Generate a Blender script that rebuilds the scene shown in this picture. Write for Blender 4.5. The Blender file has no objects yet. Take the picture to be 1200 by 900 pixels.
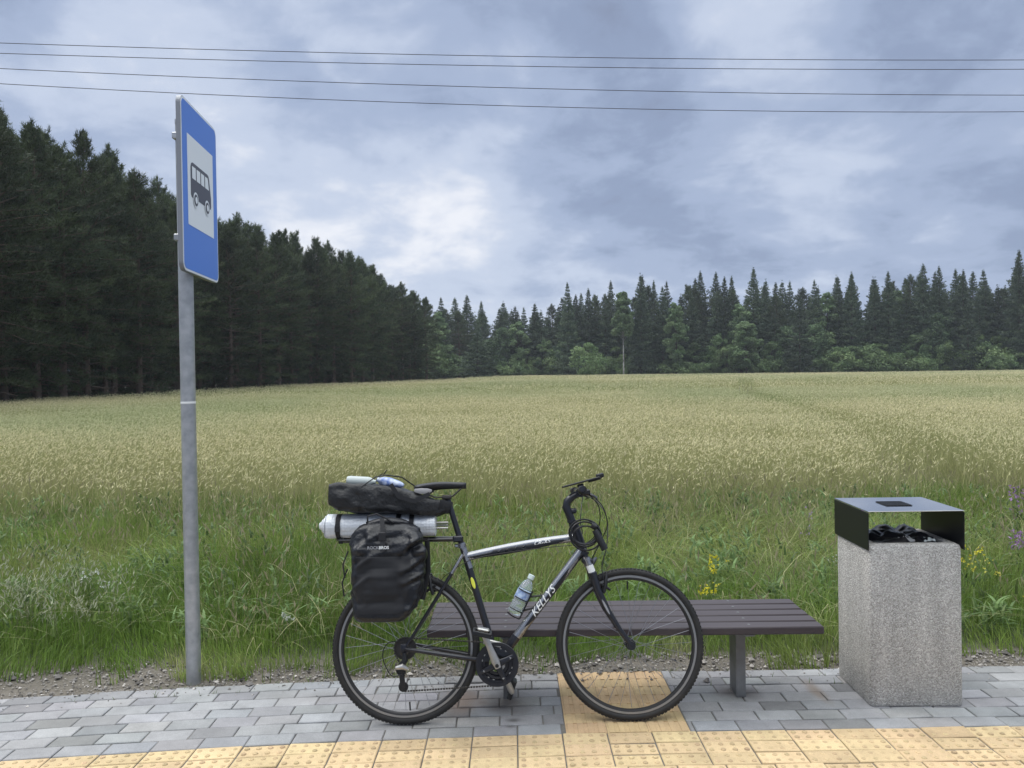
import bpy, math, random
import numpy as np
from mathutils import Matrix, Vector
R = math.radians
PI = math.pi
sc = bpy.context.scene
col = sc.collection

# ------------------------------------------------------------------ helpers
def make_mesh(name, V, polys, mats=(), smooth=True, vcol=None, mi=None, sharp=None):
    V = np.asarray(V, dtype=np.float32)
    polys = [np.asarray(p, dtype=np.int32) for p in polys if len(p)]
    me = bpy.data.meshes.new(name)
    me.vertices.add(len(V)); me.vertices.foreach_set('co', V.ravel())
    loops = np.concatenate([p.ravel() for p in polys])
    tot = np.concatenate([np.full(len(p), p.shape[1], dtype=np.int32) for p in polys])
    start = np.zeros(len(tot), dtype=np.int32); start[1:] = np.cumsum(tot)[:-1]
    me.loops.add(len(loops)); me.loops.foreach_set('vertex_index', loops)
    me.polygons.add(len(tot)); me.polygons.foreach_set('loop_start', start)
    me.polygons.foreach_set('use_smooth', np.full(len(tot), bool(smooth)))
    if mi is not None:
        me.polygons.foreach_set('material_index', np.asarray(mi, dtype=np.int32))
    me.update(calc_edges=True)
    for m in mats: me.materials.append(m)
    if vcol is not None:
        a = me.color_attributes.new('Col', 'FLOAT_COLOR', 'POINT')
        c = np.ones((len(V), 4), dtype=np.float32); c[:, :3] = vcol
        a.data.foreach_set('color', c.ravel())
    if smooth and sharp is not None:
        me.set_sharp_from_angle(angle=R(sharp))
    return me

def link(name, me, parent=None):
    o = bpy.data.objects.new(name, me); col.objects.link(o)
    if parent is not None: o.parent = parent
    return o

def tag(o, label=None, cat=None, group=None, kind=None):
    if label: o['label'] = label
    if cat: o['category'] = cat
    if group: o['group'] = group
    if kind: o['kind'] = kind
    return o

def thing(name, label, cat, mat=None, loc=None, group=None):
    o = bpy.data.objects.new(name, None); col.objects.link(o)
    o.empty_display_size = 0.1
    if mat is not None: o.matrix_world = mat
    elif loc is not None: o.location = loc
    return tag(o, label, cat, group)

class MB:
    """collects shapes into one mesh; each shape has a material slot"""
    def __init__(s): s.v = []; s.f = []; s.m = []; s.n = 0
    def add(s, V, F, m=0):
        V = np.asarray(V, float); s.v.append(V)
        for f in F: s.f.append(tuple(int(i) + s.n for i in f)); s.m.append(m)
        s.n += len(V); return s
    def box(s, c, d, m=0, rot=None, bev=0.0):
        hx, hy, hz = d[0]/2, d[1]/2, d[2]/2
        b = min(bev, hx*.9, hy*.9, hz*.9)
        if b <= 0:
            V = np.array([[x*hx, y*hy, z*hz] for x in (-1, 1) for y in (-1, 1) for z in (-1, 1)])
            F = [(0,1,3,2),(4,6,7,5),(0,4,5,1),(2,3,7,6),(0,2,6,4),(1,5,7,3)]
        else:
            V = []; idx = {}
            for sx in (-1, 1):
                for sy in (-1, 1):
                    for sz in (-1, 1):
                        for ax in range(3):
                            p = [sx*hx, sy*hy, sz*hz]
                            for k in range(3):
                                if k != ax: p[k] -= (sx, sy, sz)[k]*b
                            idx[(sx, sy, sz, ax)] = len(V); V.append(p)
            F = []
            for ax in range(3):
                u, w = [k for k in range(3) if k != ax]
                for sg in (-1, 1):
                    q = []
                    for a, c2 in ((-1,-1),(1,-1),(1,1),(-1,1)):
                        t = [0,0,0]; t[ax] = sg; t[u] = a; t[w] = c2
                        q.append(idx[(t[0],t[1],t[2],ax)])
                    F.append(q)
            for ax in range(3):
                u, w = [k for k in range(3) if k != ax]
                for a in (-1, 1):
                    for c2 in (-1, 1):
                        def k_(e, face):
                            t = [0,0,0]; t[ax] = e; t[u] = a; t[w] = c2
                            return idx[(t[0],t[1],t[2],face)]
                        F.append([k_(-1,u), k_(1,u), k_(1,w), k_(-1,w)])
            for sx in (-1,1):
                for sy in (-1,1):
                    for sz in (-1,1):
                        F.append([idx[(sx,sy,sz,k)] for k in range(3)])
            V = np.array(V)
        if rot is not None: V = V @ np.array(rot.to_3x3()).T
        return s.add(V + np.array(c), F, m)
    def tube(s, pts, rad, n=10, m=0, cap=True, ell=None, closed=False, up=None):
        P = np.array(pts, float); k = len(P)
        rad = np.full(k, rad) if np.isscalar(rad) else np.array(rad, float)
        T = np.zeros_like(P)
        if closed: T = np.roll(P, -1, 0) - np.roll(P, 1, 0)
        else:
            T[1:-1] = P[2:] - P[:-2]; T[0] = P[1]-P[0]; T[-1] = P[-1]-P[-2]
        T /= np.linalg.norm(T, axis=1)[:, None] + 1e-12
        r0 = np.array(up if up is not None else ([0,1,0] if abs(T[0][1]) < .9 else [1,0,0]), float)
        A = r0 - T[0]*(r0@T[0]); A /= np.linalg.norm(A)
        V = []; th = np.arange(n)*2*PI/n
        e = (1., 1.) if ell is None else ell
        for i in range(k):
            A = A - T[i]*(A@T[i]); A /= np.linalg.norm(A) + 1e-12
            B = np.cross(T[i], A)
            V.append(P[i] + rad[i]*(np.cos(th)[:,None]*A*e[0] + np.sin(th)[:,None]*B*e[1]))
        V = np.concatenate(V); F = []
        for i in range(k if closed else k-1):
            a, b = i*n, ((i+1) % k)*n
            for j in range(n): F.append((a+j, a+(j+1)%n, b+(j+1)%n, b+j))
        if cap and not closed:
            F.append(tuple(range(n))[::-1]); F.append(tuple((k-1)*n+j for j in range(n)))
        return s.add(V, F, m)
    def lathe(s, prof, n=48, m=0, axis='y', c=(0,0,0), closed=False):
        """prof: (radius, height along the axis)"""
        k = len(prof); th = np.arange(n)*2*PI/n; V = []
        for r, h in prof:
            x, y, hh = np.cos(th)*r, np.sin(th)*r, np.full(n, h)
            V.append(np.stack({'y': (x, hh, y), 'z': (x, y, hh), 'x': (hh, x, y)}[axis], 1))
        V = np.concatenate(V) + np.array(c); F = []
        for i in range(k if closed else k-1):
            a, b = i*n, ((i+1) % k)*n
            for j in range(n): F.append((a+j, b+j, b+(j+1)%n, a+(j+1)%n))
        if not closed:
            F.append(tuple(range(n))); F.append(tuple((k-1)*n+j for j in range(n))[::-1])
        return s.add(V, F, m)
    def prism(s, poly, h0, h1, m=0, plane='xz'):
        n = len(poly); V = []
        for h in (h0, h1):
            for a, b in poly:
                V.append({'xz': (a, h, b), 'xy': (a, b, h), 'yz': (h, a, b)}[plane])
        F = [tuple(range(n)), tuple(range(n, 2*n))[::-1]] + [(i, n+i, n+(i+1)%n, (i+1)%n) for i in range(n)]
        return s.add(V, F, m)
    def loft(s, rings, m=0, cap=True):
        k = len(rings); n = len(rings[0]); F = []
        for i in range(k-1):
            for j in range(n): F.append((i*n+j, i*n+(j+1)%n, (i+1)*n+(j+1)%n, (i+1)*n+j))
        if cap: F.append(tuple(range(n))[::-1]); F.append(tuple((k-1)*n+j for j in range(n)))
        return s.add(np.concatenate(rings), F, m)
    def build(s, name, mats, parent=None, smooth=True, sharp=35, off=None, fix=True):
        V = np.concatenate(s.v)
        if off is not None: V = V - np.array(off)
        me = bpy.data.meshes.new(name)
        me.from_pydata(V.tolist(), [], s.f)
        me.polygons.foreach_set('material_index', np.array(s.m, dtype=np.int32))
        me.polygons.foreach_set('use_smooth', np.full(len(s.f), smooth))
        for m in (mats if isinstance(mats, (list, tuple)) else [mats]): me.materials.append(m)
        if fix:
            import bmesh
            bm = bmesh.new(); bm.from_mesh(me)
            bmesh.ops.recalc_face_normals(bm, faces=bm.faces); bm.to_mesh(me); bm.free()
        if smooth and sharp: me.set_sharp_from_angle(angle=R(sharp))
        me.update()
        return link(name, me, parent)

def text_geo(txt, size, extrude=0.0, shear=0.0, bold=0.0, cuts=0):
    cu = bpy.data.curves.new('lettering', 'FONT'); cu.body = txt; cu.size = size; cu.extrude = extrude
    cu.shear = shear; cu.offset = bold; cu.resolution_u = 3
    cu.align_x = 'CENTER'; cu.align_y = 'CENTER'
    o = bpy.data.objects.new('lettering', cu); col.objects.link(o)
    me = o.evaluated_get(bpy.context.evaluated_depsgraph_get()).to_mesh()
    import bmesh
    bm = bmesh.new(); bm.from_mesh(me)
    for q in range(cuts):
        y = size*(-.45 + .9*(q+.5)/cuts)
        bmesh.ops.bisect_plane(bm, geom=bm.verts[:]+bm.edges[:]+bm.faces[:], plane_co=(0,y,0), plane_no=(0,1,0))
    bm.verts.index_update(); V = np.array([v.co[:] for v in bm.verts]); F = [tuple(v.index for v in f.verts) for f in bm.faces]; bm.free()
    bpy.data.objects.remove(o); bpy.data.curves.remove(cu)
    return V, F

# value noise for placing and shaping (numpy)
def vnoise(x, y, seed=0, z=None):
    x = np.asarray(x, float); y = np.asarray(y, float)
    z = np.zeros_like(x) if z is None else np.asarray(z, float)
    xi, yi, zi = np.floor(x).astype(np.int64), np.floor(y).astype(np.int64), np.floor(z).astype(np.int64)
    xf, yf, zf = x-xi, y-yi, z-zi
    u, v, w = [t*t*(3-2*t) for t in (xf, yf, zf)]
    def h(a, b, c):
        n = (a*374761393 + b*668265263 + c*2147483647 + seed*974634617) & 0xffffffff
        n = ((n ^ (n >> 13))*1274126177) & 0xffffffff
        n = n ^ (n >> 16)
        return (n & 0xffff)/65535.0
    def lay(c):
        return (h(xi,yi,c)*(1-u)+h(xi+1,yi,c)*u)*(1-v) + (h(xi,yi+1,c)*(1-u)+h(xi+1,yi+1,c)*u)*v
    return lay(zi)*(1-w) + lay(zi+1)*w
def fbm(x, y, seed=0, o=3):
    s = 0; a = .5; t = 0
    for i in range(o):
        s = s + a*vnoise(x*2**i, y*2**i, seed+i); t += a; a *= .5
    return s/t
def smooth(a, b, x):
    t = np.clip((np.asarray(x, float)-a)/(b-a), 0, 1); return t*t*(3-2*t)

# ------------------------------------------------------------------ materials
def mat(name, c=(.5,.5,.5), rough=.5, metal=0., spec=.5, noise=None, bump=None, attr=False, transl=0., alpha=None, trans=0., ior=1.45, objrand=0., coat=0.):
    """noise = (scale, amount, second colour) ; bump = (scale, strength, distance)"""
    m = bpy.data.materials.new(name); m.use_nodes = True
    nt = m.node_tree; N = nt.nodes; L = nt.links
    b = N['Principled BSDF']; out = N['Material Output']
    b.inputs['Base Color'].default_value = (*c, 1); b.inputs['Roughness'].default_value = rough
    b.inputs['Metallic'].default_value = metal; b.inputs['Specular IOR Level'].default_value = spec
    b.inputs['Transmission Weight'].default_value = trans; b.inputs['IOR'].default_value = ior
    b.inputs['Coat Weight'].default_value = coat
    tc = N.new('ShaderNodeTexCoord'); src = None
    if attr:
        a = N.new('ShaderNodeAttribute'); a.attribute_name = 'Col'; src = a.outputs['Color']
    if noise:
        n = N.new('ShaderNodeTexNoise'); n.inputs['Scale'].default_value = noise[0]; n.inputs['Detail'].default_value = 5
        L.new(tc.outputs['Object'], n.inputs['Vector'])
        r = N.new('ShaderNodeMapRange'); r.inputs['From Min'].default_value = .35; r.inputs['From Max'].default_value = .65
        r.inputs['To Max'].default_value = noise[1]; L.new(n.outputs['Fac'], r.inputs['Value'])
        x = N.new('ShaderNodeMix'); x.data_type = 'RGBA'; L.new(r.outputs[0], x.inputs['Factor'])
        if src: L.new(src, x.inputs['A'])
        else: x.inputs['A'].default_value = (*c, 1)
        x.inputs['B'].default_value = (*noise[2], 1); src = x.outputs['Result']
    if objrand:
        oi = N.new('ShaderNodeObjectInfo'); r = N.new('ShaderNodeMapRange')
        r.inputs['To Min'].default_value = 1-objrand; r.inputs['To Max'].default_value = 1+objrand
        L.new(oi.outputs['Random'], r.inputs['Value'])
        x = N.new('ShaderNodeVectorMath'); x.operation = 'SCALE'
        if src: L.new(src, x.inputs[0])
        else: x.inputs[0].default_value = c
        L.new(r.outputs[0], x.inputs['Scale']); src = x.outputs[0]
    if src: L.new(src, b.inputs['Base Color'])
    if bump:
        n = N.new('ShaderNodeTexNoise'); n.inputs['Scale'].default_value = bump[0]; n.inputs['Detail'].default_value = 4
        L.new(tc.outputs['Object'], n.inputs['Vector'])
        bp = N.new('ShaderNodeBump'); bp.inputs['Strength'].default_value = bump[1]; bp.inputs['Distance'].default_value = bump[2]
        L.new(n.outputs['Fac'], bp.inputs['Height']); L.new(bp.outputs[0], b.inputs['Normal'])
    if transl:
        t = N.new('ShaderNodeBsdfTranslucent'); mx = N.new('ShaderNodeMixShader'); mx.inputs[0].default_value = transl
        if src: L.new(src, t.inputs['Color'])
        else: t.inputs['Color'].default_value = (*c, 1)
        L.new(b.outputs[0], mx.inputs[1]); L.new(t.outputs[0], mx.inputs[2]); L.new(mx.outputs[0], out.inputs['Surface'])
    return m

M = {}
M['silver'] = mat('silver_paint', (.34,.34,.35), .27, .9, noise=(60,.5,(.28,.28,.29)))
M['black_paint'] = mat('black_paint', (.012,.012,.016), .28, 0, .5, coat=.3)
M['graphic'] = mat('frame_graphic_black', (.014,.014,.018), .35)
M['alu'] = mat('brushed_aluminium', (.46,.45,.43), .42, .85, noise=(40,.6,(.33,.32,.30)))
M['rubber'] = mat('tyre_rubber', (.013,.013,.0135), .7, noise=(18,.7,(.024,.022,.020)), bump=(260,.3,.002))
M['rim'] = mat('rim_dark', (.035,.034,.034), .45, .4)
M['brake_track'] = mat('rim_brake_track', (.30,.295,.285), .42, .8)
M['spoke'] = mat('spoke_steel', (.32,.32,.33), .35, .9)
M['plastic'] = mat('black_plastic', (.010,.010,.011), .45)
M['cable'] = mat('cable_black', (.012,.012,.014), .4)
M['chain'] = mat('chain_steel', (.07,.065,.06), .5, .8)
M['white'] = mat('white_print', (.75,.75,.73), .5)
M['greyprint'] = mat('grey_print', (.28,.28,.29), .5)
M['yellowdecal'] = mat('yellow_decal', (.7,.72,.08), .4)
M['bag'] = mat('pannier_tarpaulin', (.008,.0085,.011), .36, noise=(9,.6,(.013,.014,.017)), bump=(42,.55,.012))
M['bag2'] = mat('dry_bag_fabric', (.012,.012,.0125), .48, noise=(10,.6,(.019,.019,.0195)), bump=(38,.6,.014))
M['strap'] = mat('strap_webbing', (.012,.012,.014), .7)
M['saddle'] = mat('saddle_vinyl', (.015,.015,.017), .45, bump=(150,.1,.002))
M['saddle_grey'] = mat('saddle_grey_vinyl', (.32,.31,.31), .5)
M['plum'] = mat('plum_painted_wood', (.040,.031,.034), .5, noise=(6,.5,(.056,.046,.049)), bump=(30,.15,.004))
for m_ in (M['plum'],):        # grain running along the slats
    N_ = m_.node_tree.nodes; mp_ = N_.new('ShaderNodeMapping'); mp_.inputs['Scale'].default_value = (.35, 6, 6)
    t_ = [n for n in N_ if n.type == 'TEX_COORD'][0]; m_.node_tree.links.new(t_.outputs['Object'], mp_.inputs['Vector'])
    for n in N_:
        if n.type == 'TEX_NOISE': m_.node_tree.links.new(mp_.outputs[0], n.inputs['Vector'])
M['galv'] = mat('galvanised_steel', (.46,.47,.48), .42, .6, noise=(22,.9,(.33,.345,.36)), bump=(60,.05,.002))
M['bench_steel'] = mat('bench_leg_steel', (.20,.205,.21), .5, .4, noise=(10,.8,(.12,.12,.12)))
M['bin_metal'] = mat('bin_lid_metal', (.009,.010,.012), .38, 0, .4, noise=(4,.4,(.013,.014,.016)))
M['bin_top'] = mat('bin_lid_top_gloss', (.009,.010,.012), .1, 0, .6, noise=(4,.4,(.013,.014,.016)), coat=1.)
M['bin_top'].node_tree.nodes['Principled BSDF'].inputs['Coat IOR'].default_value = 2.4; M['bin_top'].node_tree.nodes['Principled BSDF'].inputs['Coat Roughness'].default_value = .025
M['bin_dark'] = mat('bin_grille_black', (.008,.008,.009), .6)
M['trash'] = mat('bin_liner_film', (.012,.012,.014), .3, bump=(30,.3,.01))
M['paper'] = mat('litter_paper', (.34,.34,.33), .6, bump=(60,.3,.004))
M['sign_blue'] = mat('sign_blue', (.045,.175,.62), .35)
M['sign_white'] = mat('sign_white', (.72,.75,.78), .35)
M['sign_black'] = mat('sign_black', (.045,.045,.06), .4)
M['sign_edge'] = mat('sign_edge_aluminium', (.26,.27,.29), .5, .5)
M['wire'] = mat('wire_dark', (.03,.03,.035), .6)
M['capmat'] = mat('bottle_cap', (.6,.68,.66), .5)
M['petlabel'] = mat('bottle_label', (.48,.58,.70), .45, noise=(60,.9,(.16,.24,.46)))
M['pet'] = mat('clear_plastic', (.86,.94,.93), .08, trans=.82, ior=1.25)
M['pearl'] = mat('white_plastic', (.46,.50,.48), .4)
M['blueplastic'] = mat('blue_wrapper', (.10,.17,.42), .4, noise=(40,1.,(.55,.6,.68)))
M['grass'] = mat('grass_blade', attr=True, rough=.55, spec=.35, transl=.42)
M['wheat'] = mat('wheat_stalk', attr=True, rough=.65, spec=.25, transl=.35)
M['needles'] = mat('conifer_needles', attr=True, rough=.6, spec=.3, transl=.25, objrand=.38)
M['leaves'] = mat('broad_leaves', attr=True, rough=.55, spec=.3, transl=.3, objrand=.22)
M['bark'] = mat('bark', (.075,.055,.045), .9, noise=(3,.8,(.04,.034,.03)), bump=(9,.8,.05))
M['pinebark'] = mat('pine_bark', (.11,.08,.06), .9, noise=(3,.8,(.07,.055,.045)), bump=(9,.8,.05))
M['birchbark'] = mat('birch_bark', (.42,.41,.38), .8, noise=(2.5,.9,(.12,.11,.10)))
M['pebble'] = mat('gravel_stone', attr=True, rough=.85)
M['petal'] = mat('flower_petal', attr=True, rough=.55, transl=.25)

def m_foil():
    m = mat('silver_foil_mat', (.66,.68,.70), .42, .25); nt = m.node_tree; N = nt.nodes; L = nt.links
    b = N['Principled BSDF']; tc = N.new('ShaderNodeTexCoord'); uv = N.new('ShaderNodeUVMap')
    v = N.new('ShaderNodeTexVoronoi'); v.inputs['Scale'].default_value = 75; v.inputs['Randomness'].default_value = .35
    L.new(tc.outputs['Object'], v.inputs['Vector'])
    bp = N.new('ShaderNodeBump'); bp.inputs['Strength'].default_value = .5; bp.inputs['Distance'].default_value = .004
    L.new(v.outputs['Distance'], bp.inputs['Height']); L.new(bp.outputs[0], b.inputs['Normal'])
    return m
M['foil'] = m_foil()
def m_aggregate():
    m = mat('exposed_aggregate_concrete', (.3,.3,.29), .9, bump=None); nt = m.node_tree; N = nt.nodes; L = nt.links
    b = N['Principled BSDF']; tc = N.new('ShaderNodeTexCoord')
    v = N.new('ShaderNodeTexVoronoi'); v.inputs['Scale'].default_value = 215
    L.new(tc.outputs['Object'], v.inputs['Vector'])
    rp = N.new('ShaderNodeValToRGB'); e = rp.color_ramp.elements
    e[0].position = .05; e[0].color = (.28,.265,.24,1); e[1].position = .95; e[1].color = (.60,.585,.55,1)
    for p, c in ((.3,(.37,.355,.33)), (.55,(.43,.415,.39)), (.75,(.48,.46,.43))):
        k = e.new(p); k.color = (*c, 1)
    sp = N.new('ShaderNodeSeparateColor'); L.new(v.outputs['Color'], sp.inputs[0]); L.new(sp.outputs[0], rp.inputs[0])
    n = N.new('ShaderNodeTexNoise'); n.inputs['Scale'].default_value = 3; n.inputs['Detail'].default_value = 4
    L.new(tc.outputs['Object'], n.inputs['Vector'])
    mr = N.new('ShaderNodeMapRange'); mr.inputs['From Min'].default_value = .3; mr.inputs['From Max'].default_value = .7
    mr.inputs['To Min'].default_value = .92; mr.inputs['To Max'].default_value = 1.16; L.new(n.outputs['Fac'], mr.inputs['Value'])
    mp = N.new('ShaderNodeMapping'); mp.inputs['Scale'].default_value = (5,5,.7); L.new(tc.outputs['Object'], mp.inputs['Vector']); L.new(mp.outputs[0], n.inputs['Vector'])
    x = N.new('ShaderNodeVectorMath'); x.operation = 'SCALE'; L.new(rp.outputs[0], x.inputs[0]); L.new(mr.outputs[0], x.inputs['Scale'])
    L.new(x.outputs[0], b.inputs['Base Color'])
    bp = N.new('ShaderNodeBump'); bp.inputs['Strength'].default_value = .9; bp.inputs['Distance'].default_value = .004; bp.invert = True
    L.new(v.outputs['Distance'], bp.inputs['Height']); L.new(bp.outputs[0], b.inputs['Normal'])
    return m
M['aggregate'] = m_aggregate()
def m_paver(name, c, c2, stain=None):
    """a colour per stone plus fine grain, blotches and a few stains"""
    m = mat(name, c, .85); nt = m.node_tree; N = nt.nodes; L = nt.links; b = N['Principled BSDF']
    a = N.new('ShaderNodeAttribute'); a.attribute_name = 'Col'; tc = N.new('ShaderNodeTexCoord')
    n = N.new('ShaderNodeTexNoise'); n.inputs['Scale'].default_value = 7; n.inputs['Detail'].default_value = 8; n.inputs['Roughness'].default_value = .7
    L.new(tc.outputs['Object'], n.inputs['Vector'])
    mr = N.new('ShaderNodeMapRange'); mr.inputs['From Min'].default_value = .3; mr.inputs['From Max'].default_value = .7
    mr.inputs['To Min'].default_value = .80; mr.inputs['To Max'].default_value = 1.14; L.new(n.outputs['Fac'], mr.inputs['Value'])
    x = N.new('ShaderNodeVectorMath'); x.operation = 'SCALE'; L.new(a.outputs['Color'], x.inputs[0]); L.new(mr.outputs[0], x.inputs['Scale'])
    n2 = N.new('ShaderNodeTexNoise'); n2.inputs['Scale'].default_value = 260; n2.inputs['Detail'].default_value = 2
    L.new(tc.outputs['Object'], n2.inputs['Vector'])
    mr2 = N.new('ShaderNodeMapRange'); mr2.inputs['From Min'].default_value = .3; mr2.inputs['From Max'].default_value = .7
    mr2.inputs['To Min'].default_value = .85; mr2.inputs['To Max'].default_value = 1.12; L.new(n2.outputs['Fac'], mr2.inputs['Value'])
    y = N.new('ShaderNodeVectorMath'); y.operation = 'SCALE'; L.new(x.outputs[0], y.inputs[0]); L.new(mr2.outputs[0], y.inputs['Scale'])
    src = y.outputs[0]
    for (px, py, rx, ry, sc_, amt) in (stain or []):
        mp = N.new('ShaderNodeMapping'); mp.inputs['Location'].default_value = (-px/rx, -py/ry, 0); mp.inputs['Scale'].default_value = (1/rx, 1/ry, 0)
        L.new(tc.outputs['Object'], mp.inputs['Vector'])
        nn = N.new('ShaderNodeTexNoise'); nn.inputs['Scale'].default_value = 9; nn.inputs['Detail'].default_value = 5
        L.new(tc.outputs['Object'], nn.inputs['Vector'])
        ln = N.new('ShaderNodeVectorMath'); ln.operation = 'LENGTH'; L.new(mp.outputs[0], ln.inputs[0])
        ad = N.new('ShaderNodeMath'); ad.operation = 'ADD'; L.new(ln.outputs['Value'], ad.inputs[0]); L.new(nn.outputs['Fac'], ad.inputs[1])
        r3 = N.new('ShaderNodeMapRange'); r3.interpolation_type = 'SMOOTHSTEP'; r3.inputs['From Min'].default_value = 1.55; r3.inputs['From Max'].default_value = .6
        r3.inputs['To Max'].default_value = amt; L.new(ad.outputs[0], r3.inputs['Value'])
        mx = N.new('ShaderNodeMix'); mx.data_type = 'RGBA'; L.new(r3.outputs[0], mx.inputs['Factor']); L.new(src, mx.inputs['A'])
        mx.inputs['B'].default_value = (*sc_, 1); src = mx.outputs['Result']
    L.new(src, b.inputs['Base Color'])
    bp = N.new('ShaderNodeBump'); bp.inputs['Strength'].default_value = .35; bp.inputs['Distance'].default_value = .003
    L.new(n2.outputs['Fac'], bp.inputs['Height']); L.new(bp.outputs[0], b.inputs['Normal'])
    return m
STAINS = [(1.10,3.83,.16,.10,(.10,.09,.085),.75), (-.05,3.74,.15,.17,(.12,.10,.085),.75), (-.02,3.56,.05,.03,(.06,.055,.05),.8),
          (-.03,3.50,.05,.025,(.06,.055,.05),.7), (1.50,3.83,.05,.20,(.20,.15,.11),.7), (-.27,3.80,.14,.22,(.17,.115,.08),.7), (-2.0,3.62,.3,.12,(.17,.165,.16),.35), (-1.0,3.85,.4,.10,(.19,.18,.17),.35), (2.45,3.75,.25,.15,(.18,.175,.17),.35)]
M['paver'] = m_paver('grey_paver', (.33,.34,.36), None, STAINS)
M['tactile'] = m_paver('yellow_tactile_paver', (.5,.4,.2), None)
M['joint'] = mat('joint_sand', (.10,.095,.088), .95, noise=(30,.7,(.16,.15,.13)))
M['asphalt'] = mat('asphalt', (.05,.05,.052), .9, noise=(90,.8,(.085,.083,.08)), bump=(200,.5,.006))
M['kerbstone'] = mat('kerb_concrete', (.32,.32,.31), .9, noise=(30,.6,(.24,.24,.23)))
M['roadpaint'] = mat('road_paint', (.7,.7,.68), .8, noise=(40,.5,(.5,.5,.48)))
M['soil'] = mat('ground_soil', attr=True, rough=.95, noise=(2.2,.45,(.05,.045,.03)), bump=(14,.9,.05))

# ------------------------------------------------------------------ terrain
def front(x):       # line where the yellow strip meets the grey pavers
    d = np.clip(.8-np.asarray(x, float), 0, None)
    e = np.minimum(d, 6.0)
    return 3.428 - .0195*e*e - .234*(d-e)
def back(x): return front(x) + .70
def gz(x, y):
    x = np.asarray(x, float); y = np.asarray(y, float)
    z = -.03 + 0*x
    z = z - .22*smooth(2.05, 1.85, y)                                  # below the road
    z = z - .13*smooth(4.6, 5.8, y)*(1-smooth(7.0, 9.0, y))             # shallow ditch in the verge
    z = z + (.05*(fbm(x*.9, y*.9, 5)-.5))*smooth(4.5, 5.2, y)
    z = z + .45*smooth(36, 80, y) + .50*smooth(80, 170, y)*(1-.7*smooth(0, 100, x))
    z = z + .25*(fbm(x*.03, y*.03, 9)-.5)*smooth(20, 60, y)
    return z
def grid_axis(parts):
    out = []
    for a, b, s in parts: out += list(np.arange(a, b, s))
    return np.array(out + [parts[-1][1]])
gx = grid_axis([(-3000,-300,300), (-300,-60,15), (-60,-12,3), (-12,12,.3), (12,60,3), (60,300,15), (300,3000,300)])
gy = grid_axis([(-3000,-200,400), (-200,-20,30), (-20,1,3), (1,12,.2), (12,60,2), (60,300,8), (300,4000,370)])
X, Y = np.meshgrid(gx, gy); Xf, Yf = X.ravel(), Y.ravel()
V = np.stack([Xf, Yf, gz(Xf, Yf)], 1)
nx, ny = len(gx), len(gy)
I = (np.arange(ny-1)[:,None]*nx + np.arange(nx-1)[None,:]).ravel()
Q = np.stack([I, I+1, I+nx+1, I+nx], 1)
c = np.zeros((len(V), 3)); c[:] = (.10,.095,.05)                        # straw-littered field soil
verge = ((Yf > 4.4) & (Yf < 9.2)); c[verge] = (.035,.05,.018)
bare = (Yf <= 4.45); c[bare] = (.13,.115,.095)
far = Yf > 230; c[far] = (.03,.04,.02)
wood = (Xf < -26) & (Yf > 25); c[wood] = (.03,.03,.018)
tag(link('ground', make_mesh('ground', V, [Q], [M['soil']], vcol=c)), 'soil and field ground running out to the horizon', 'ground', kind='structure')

# road, kerb and the bays of paving
def strip(name, ys, z0, m, x0=-30, x1=30, n=120, label='', cat='', kind='structure', th=.1):
    xs = np.linspace(x0, x1, n); b = MB(); rings = []
    for x in xs:
        f = float(front(x)) - 3.428
        rings.append(np.array([[x, ys[0]+f, z0-th], [x, ys[0]+f, z0], [x, ys[1]+f, z0], [x, ys[1]+f, z0-th]]))
    b.loft(rings, 0)
    return tag(b.build(name, m, smooth=True, sharp=30), label, cat, kind=kind)
strip('road', (-9.0, 2.12), -.13, M['asphalt'], label='grey asphalt road in front of the bus stop', cat='road')
strip('road_marking', (-3.2,-3.08), -.124, M['roadpaint'], label='white painted line along the asphalt road', cat='road marking', th=.003)
strip('kerb', (2.12, 2.27), 0.0, M['kerbstone'], label='concrete kerb between road and pavement', cat='kerb', th=.2)
strip('pavement_bed', (2.27, 4.128), -.006, M['joint'], label='sand filling the joints of the pavement', cat='pavement', th=.05)

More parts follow.
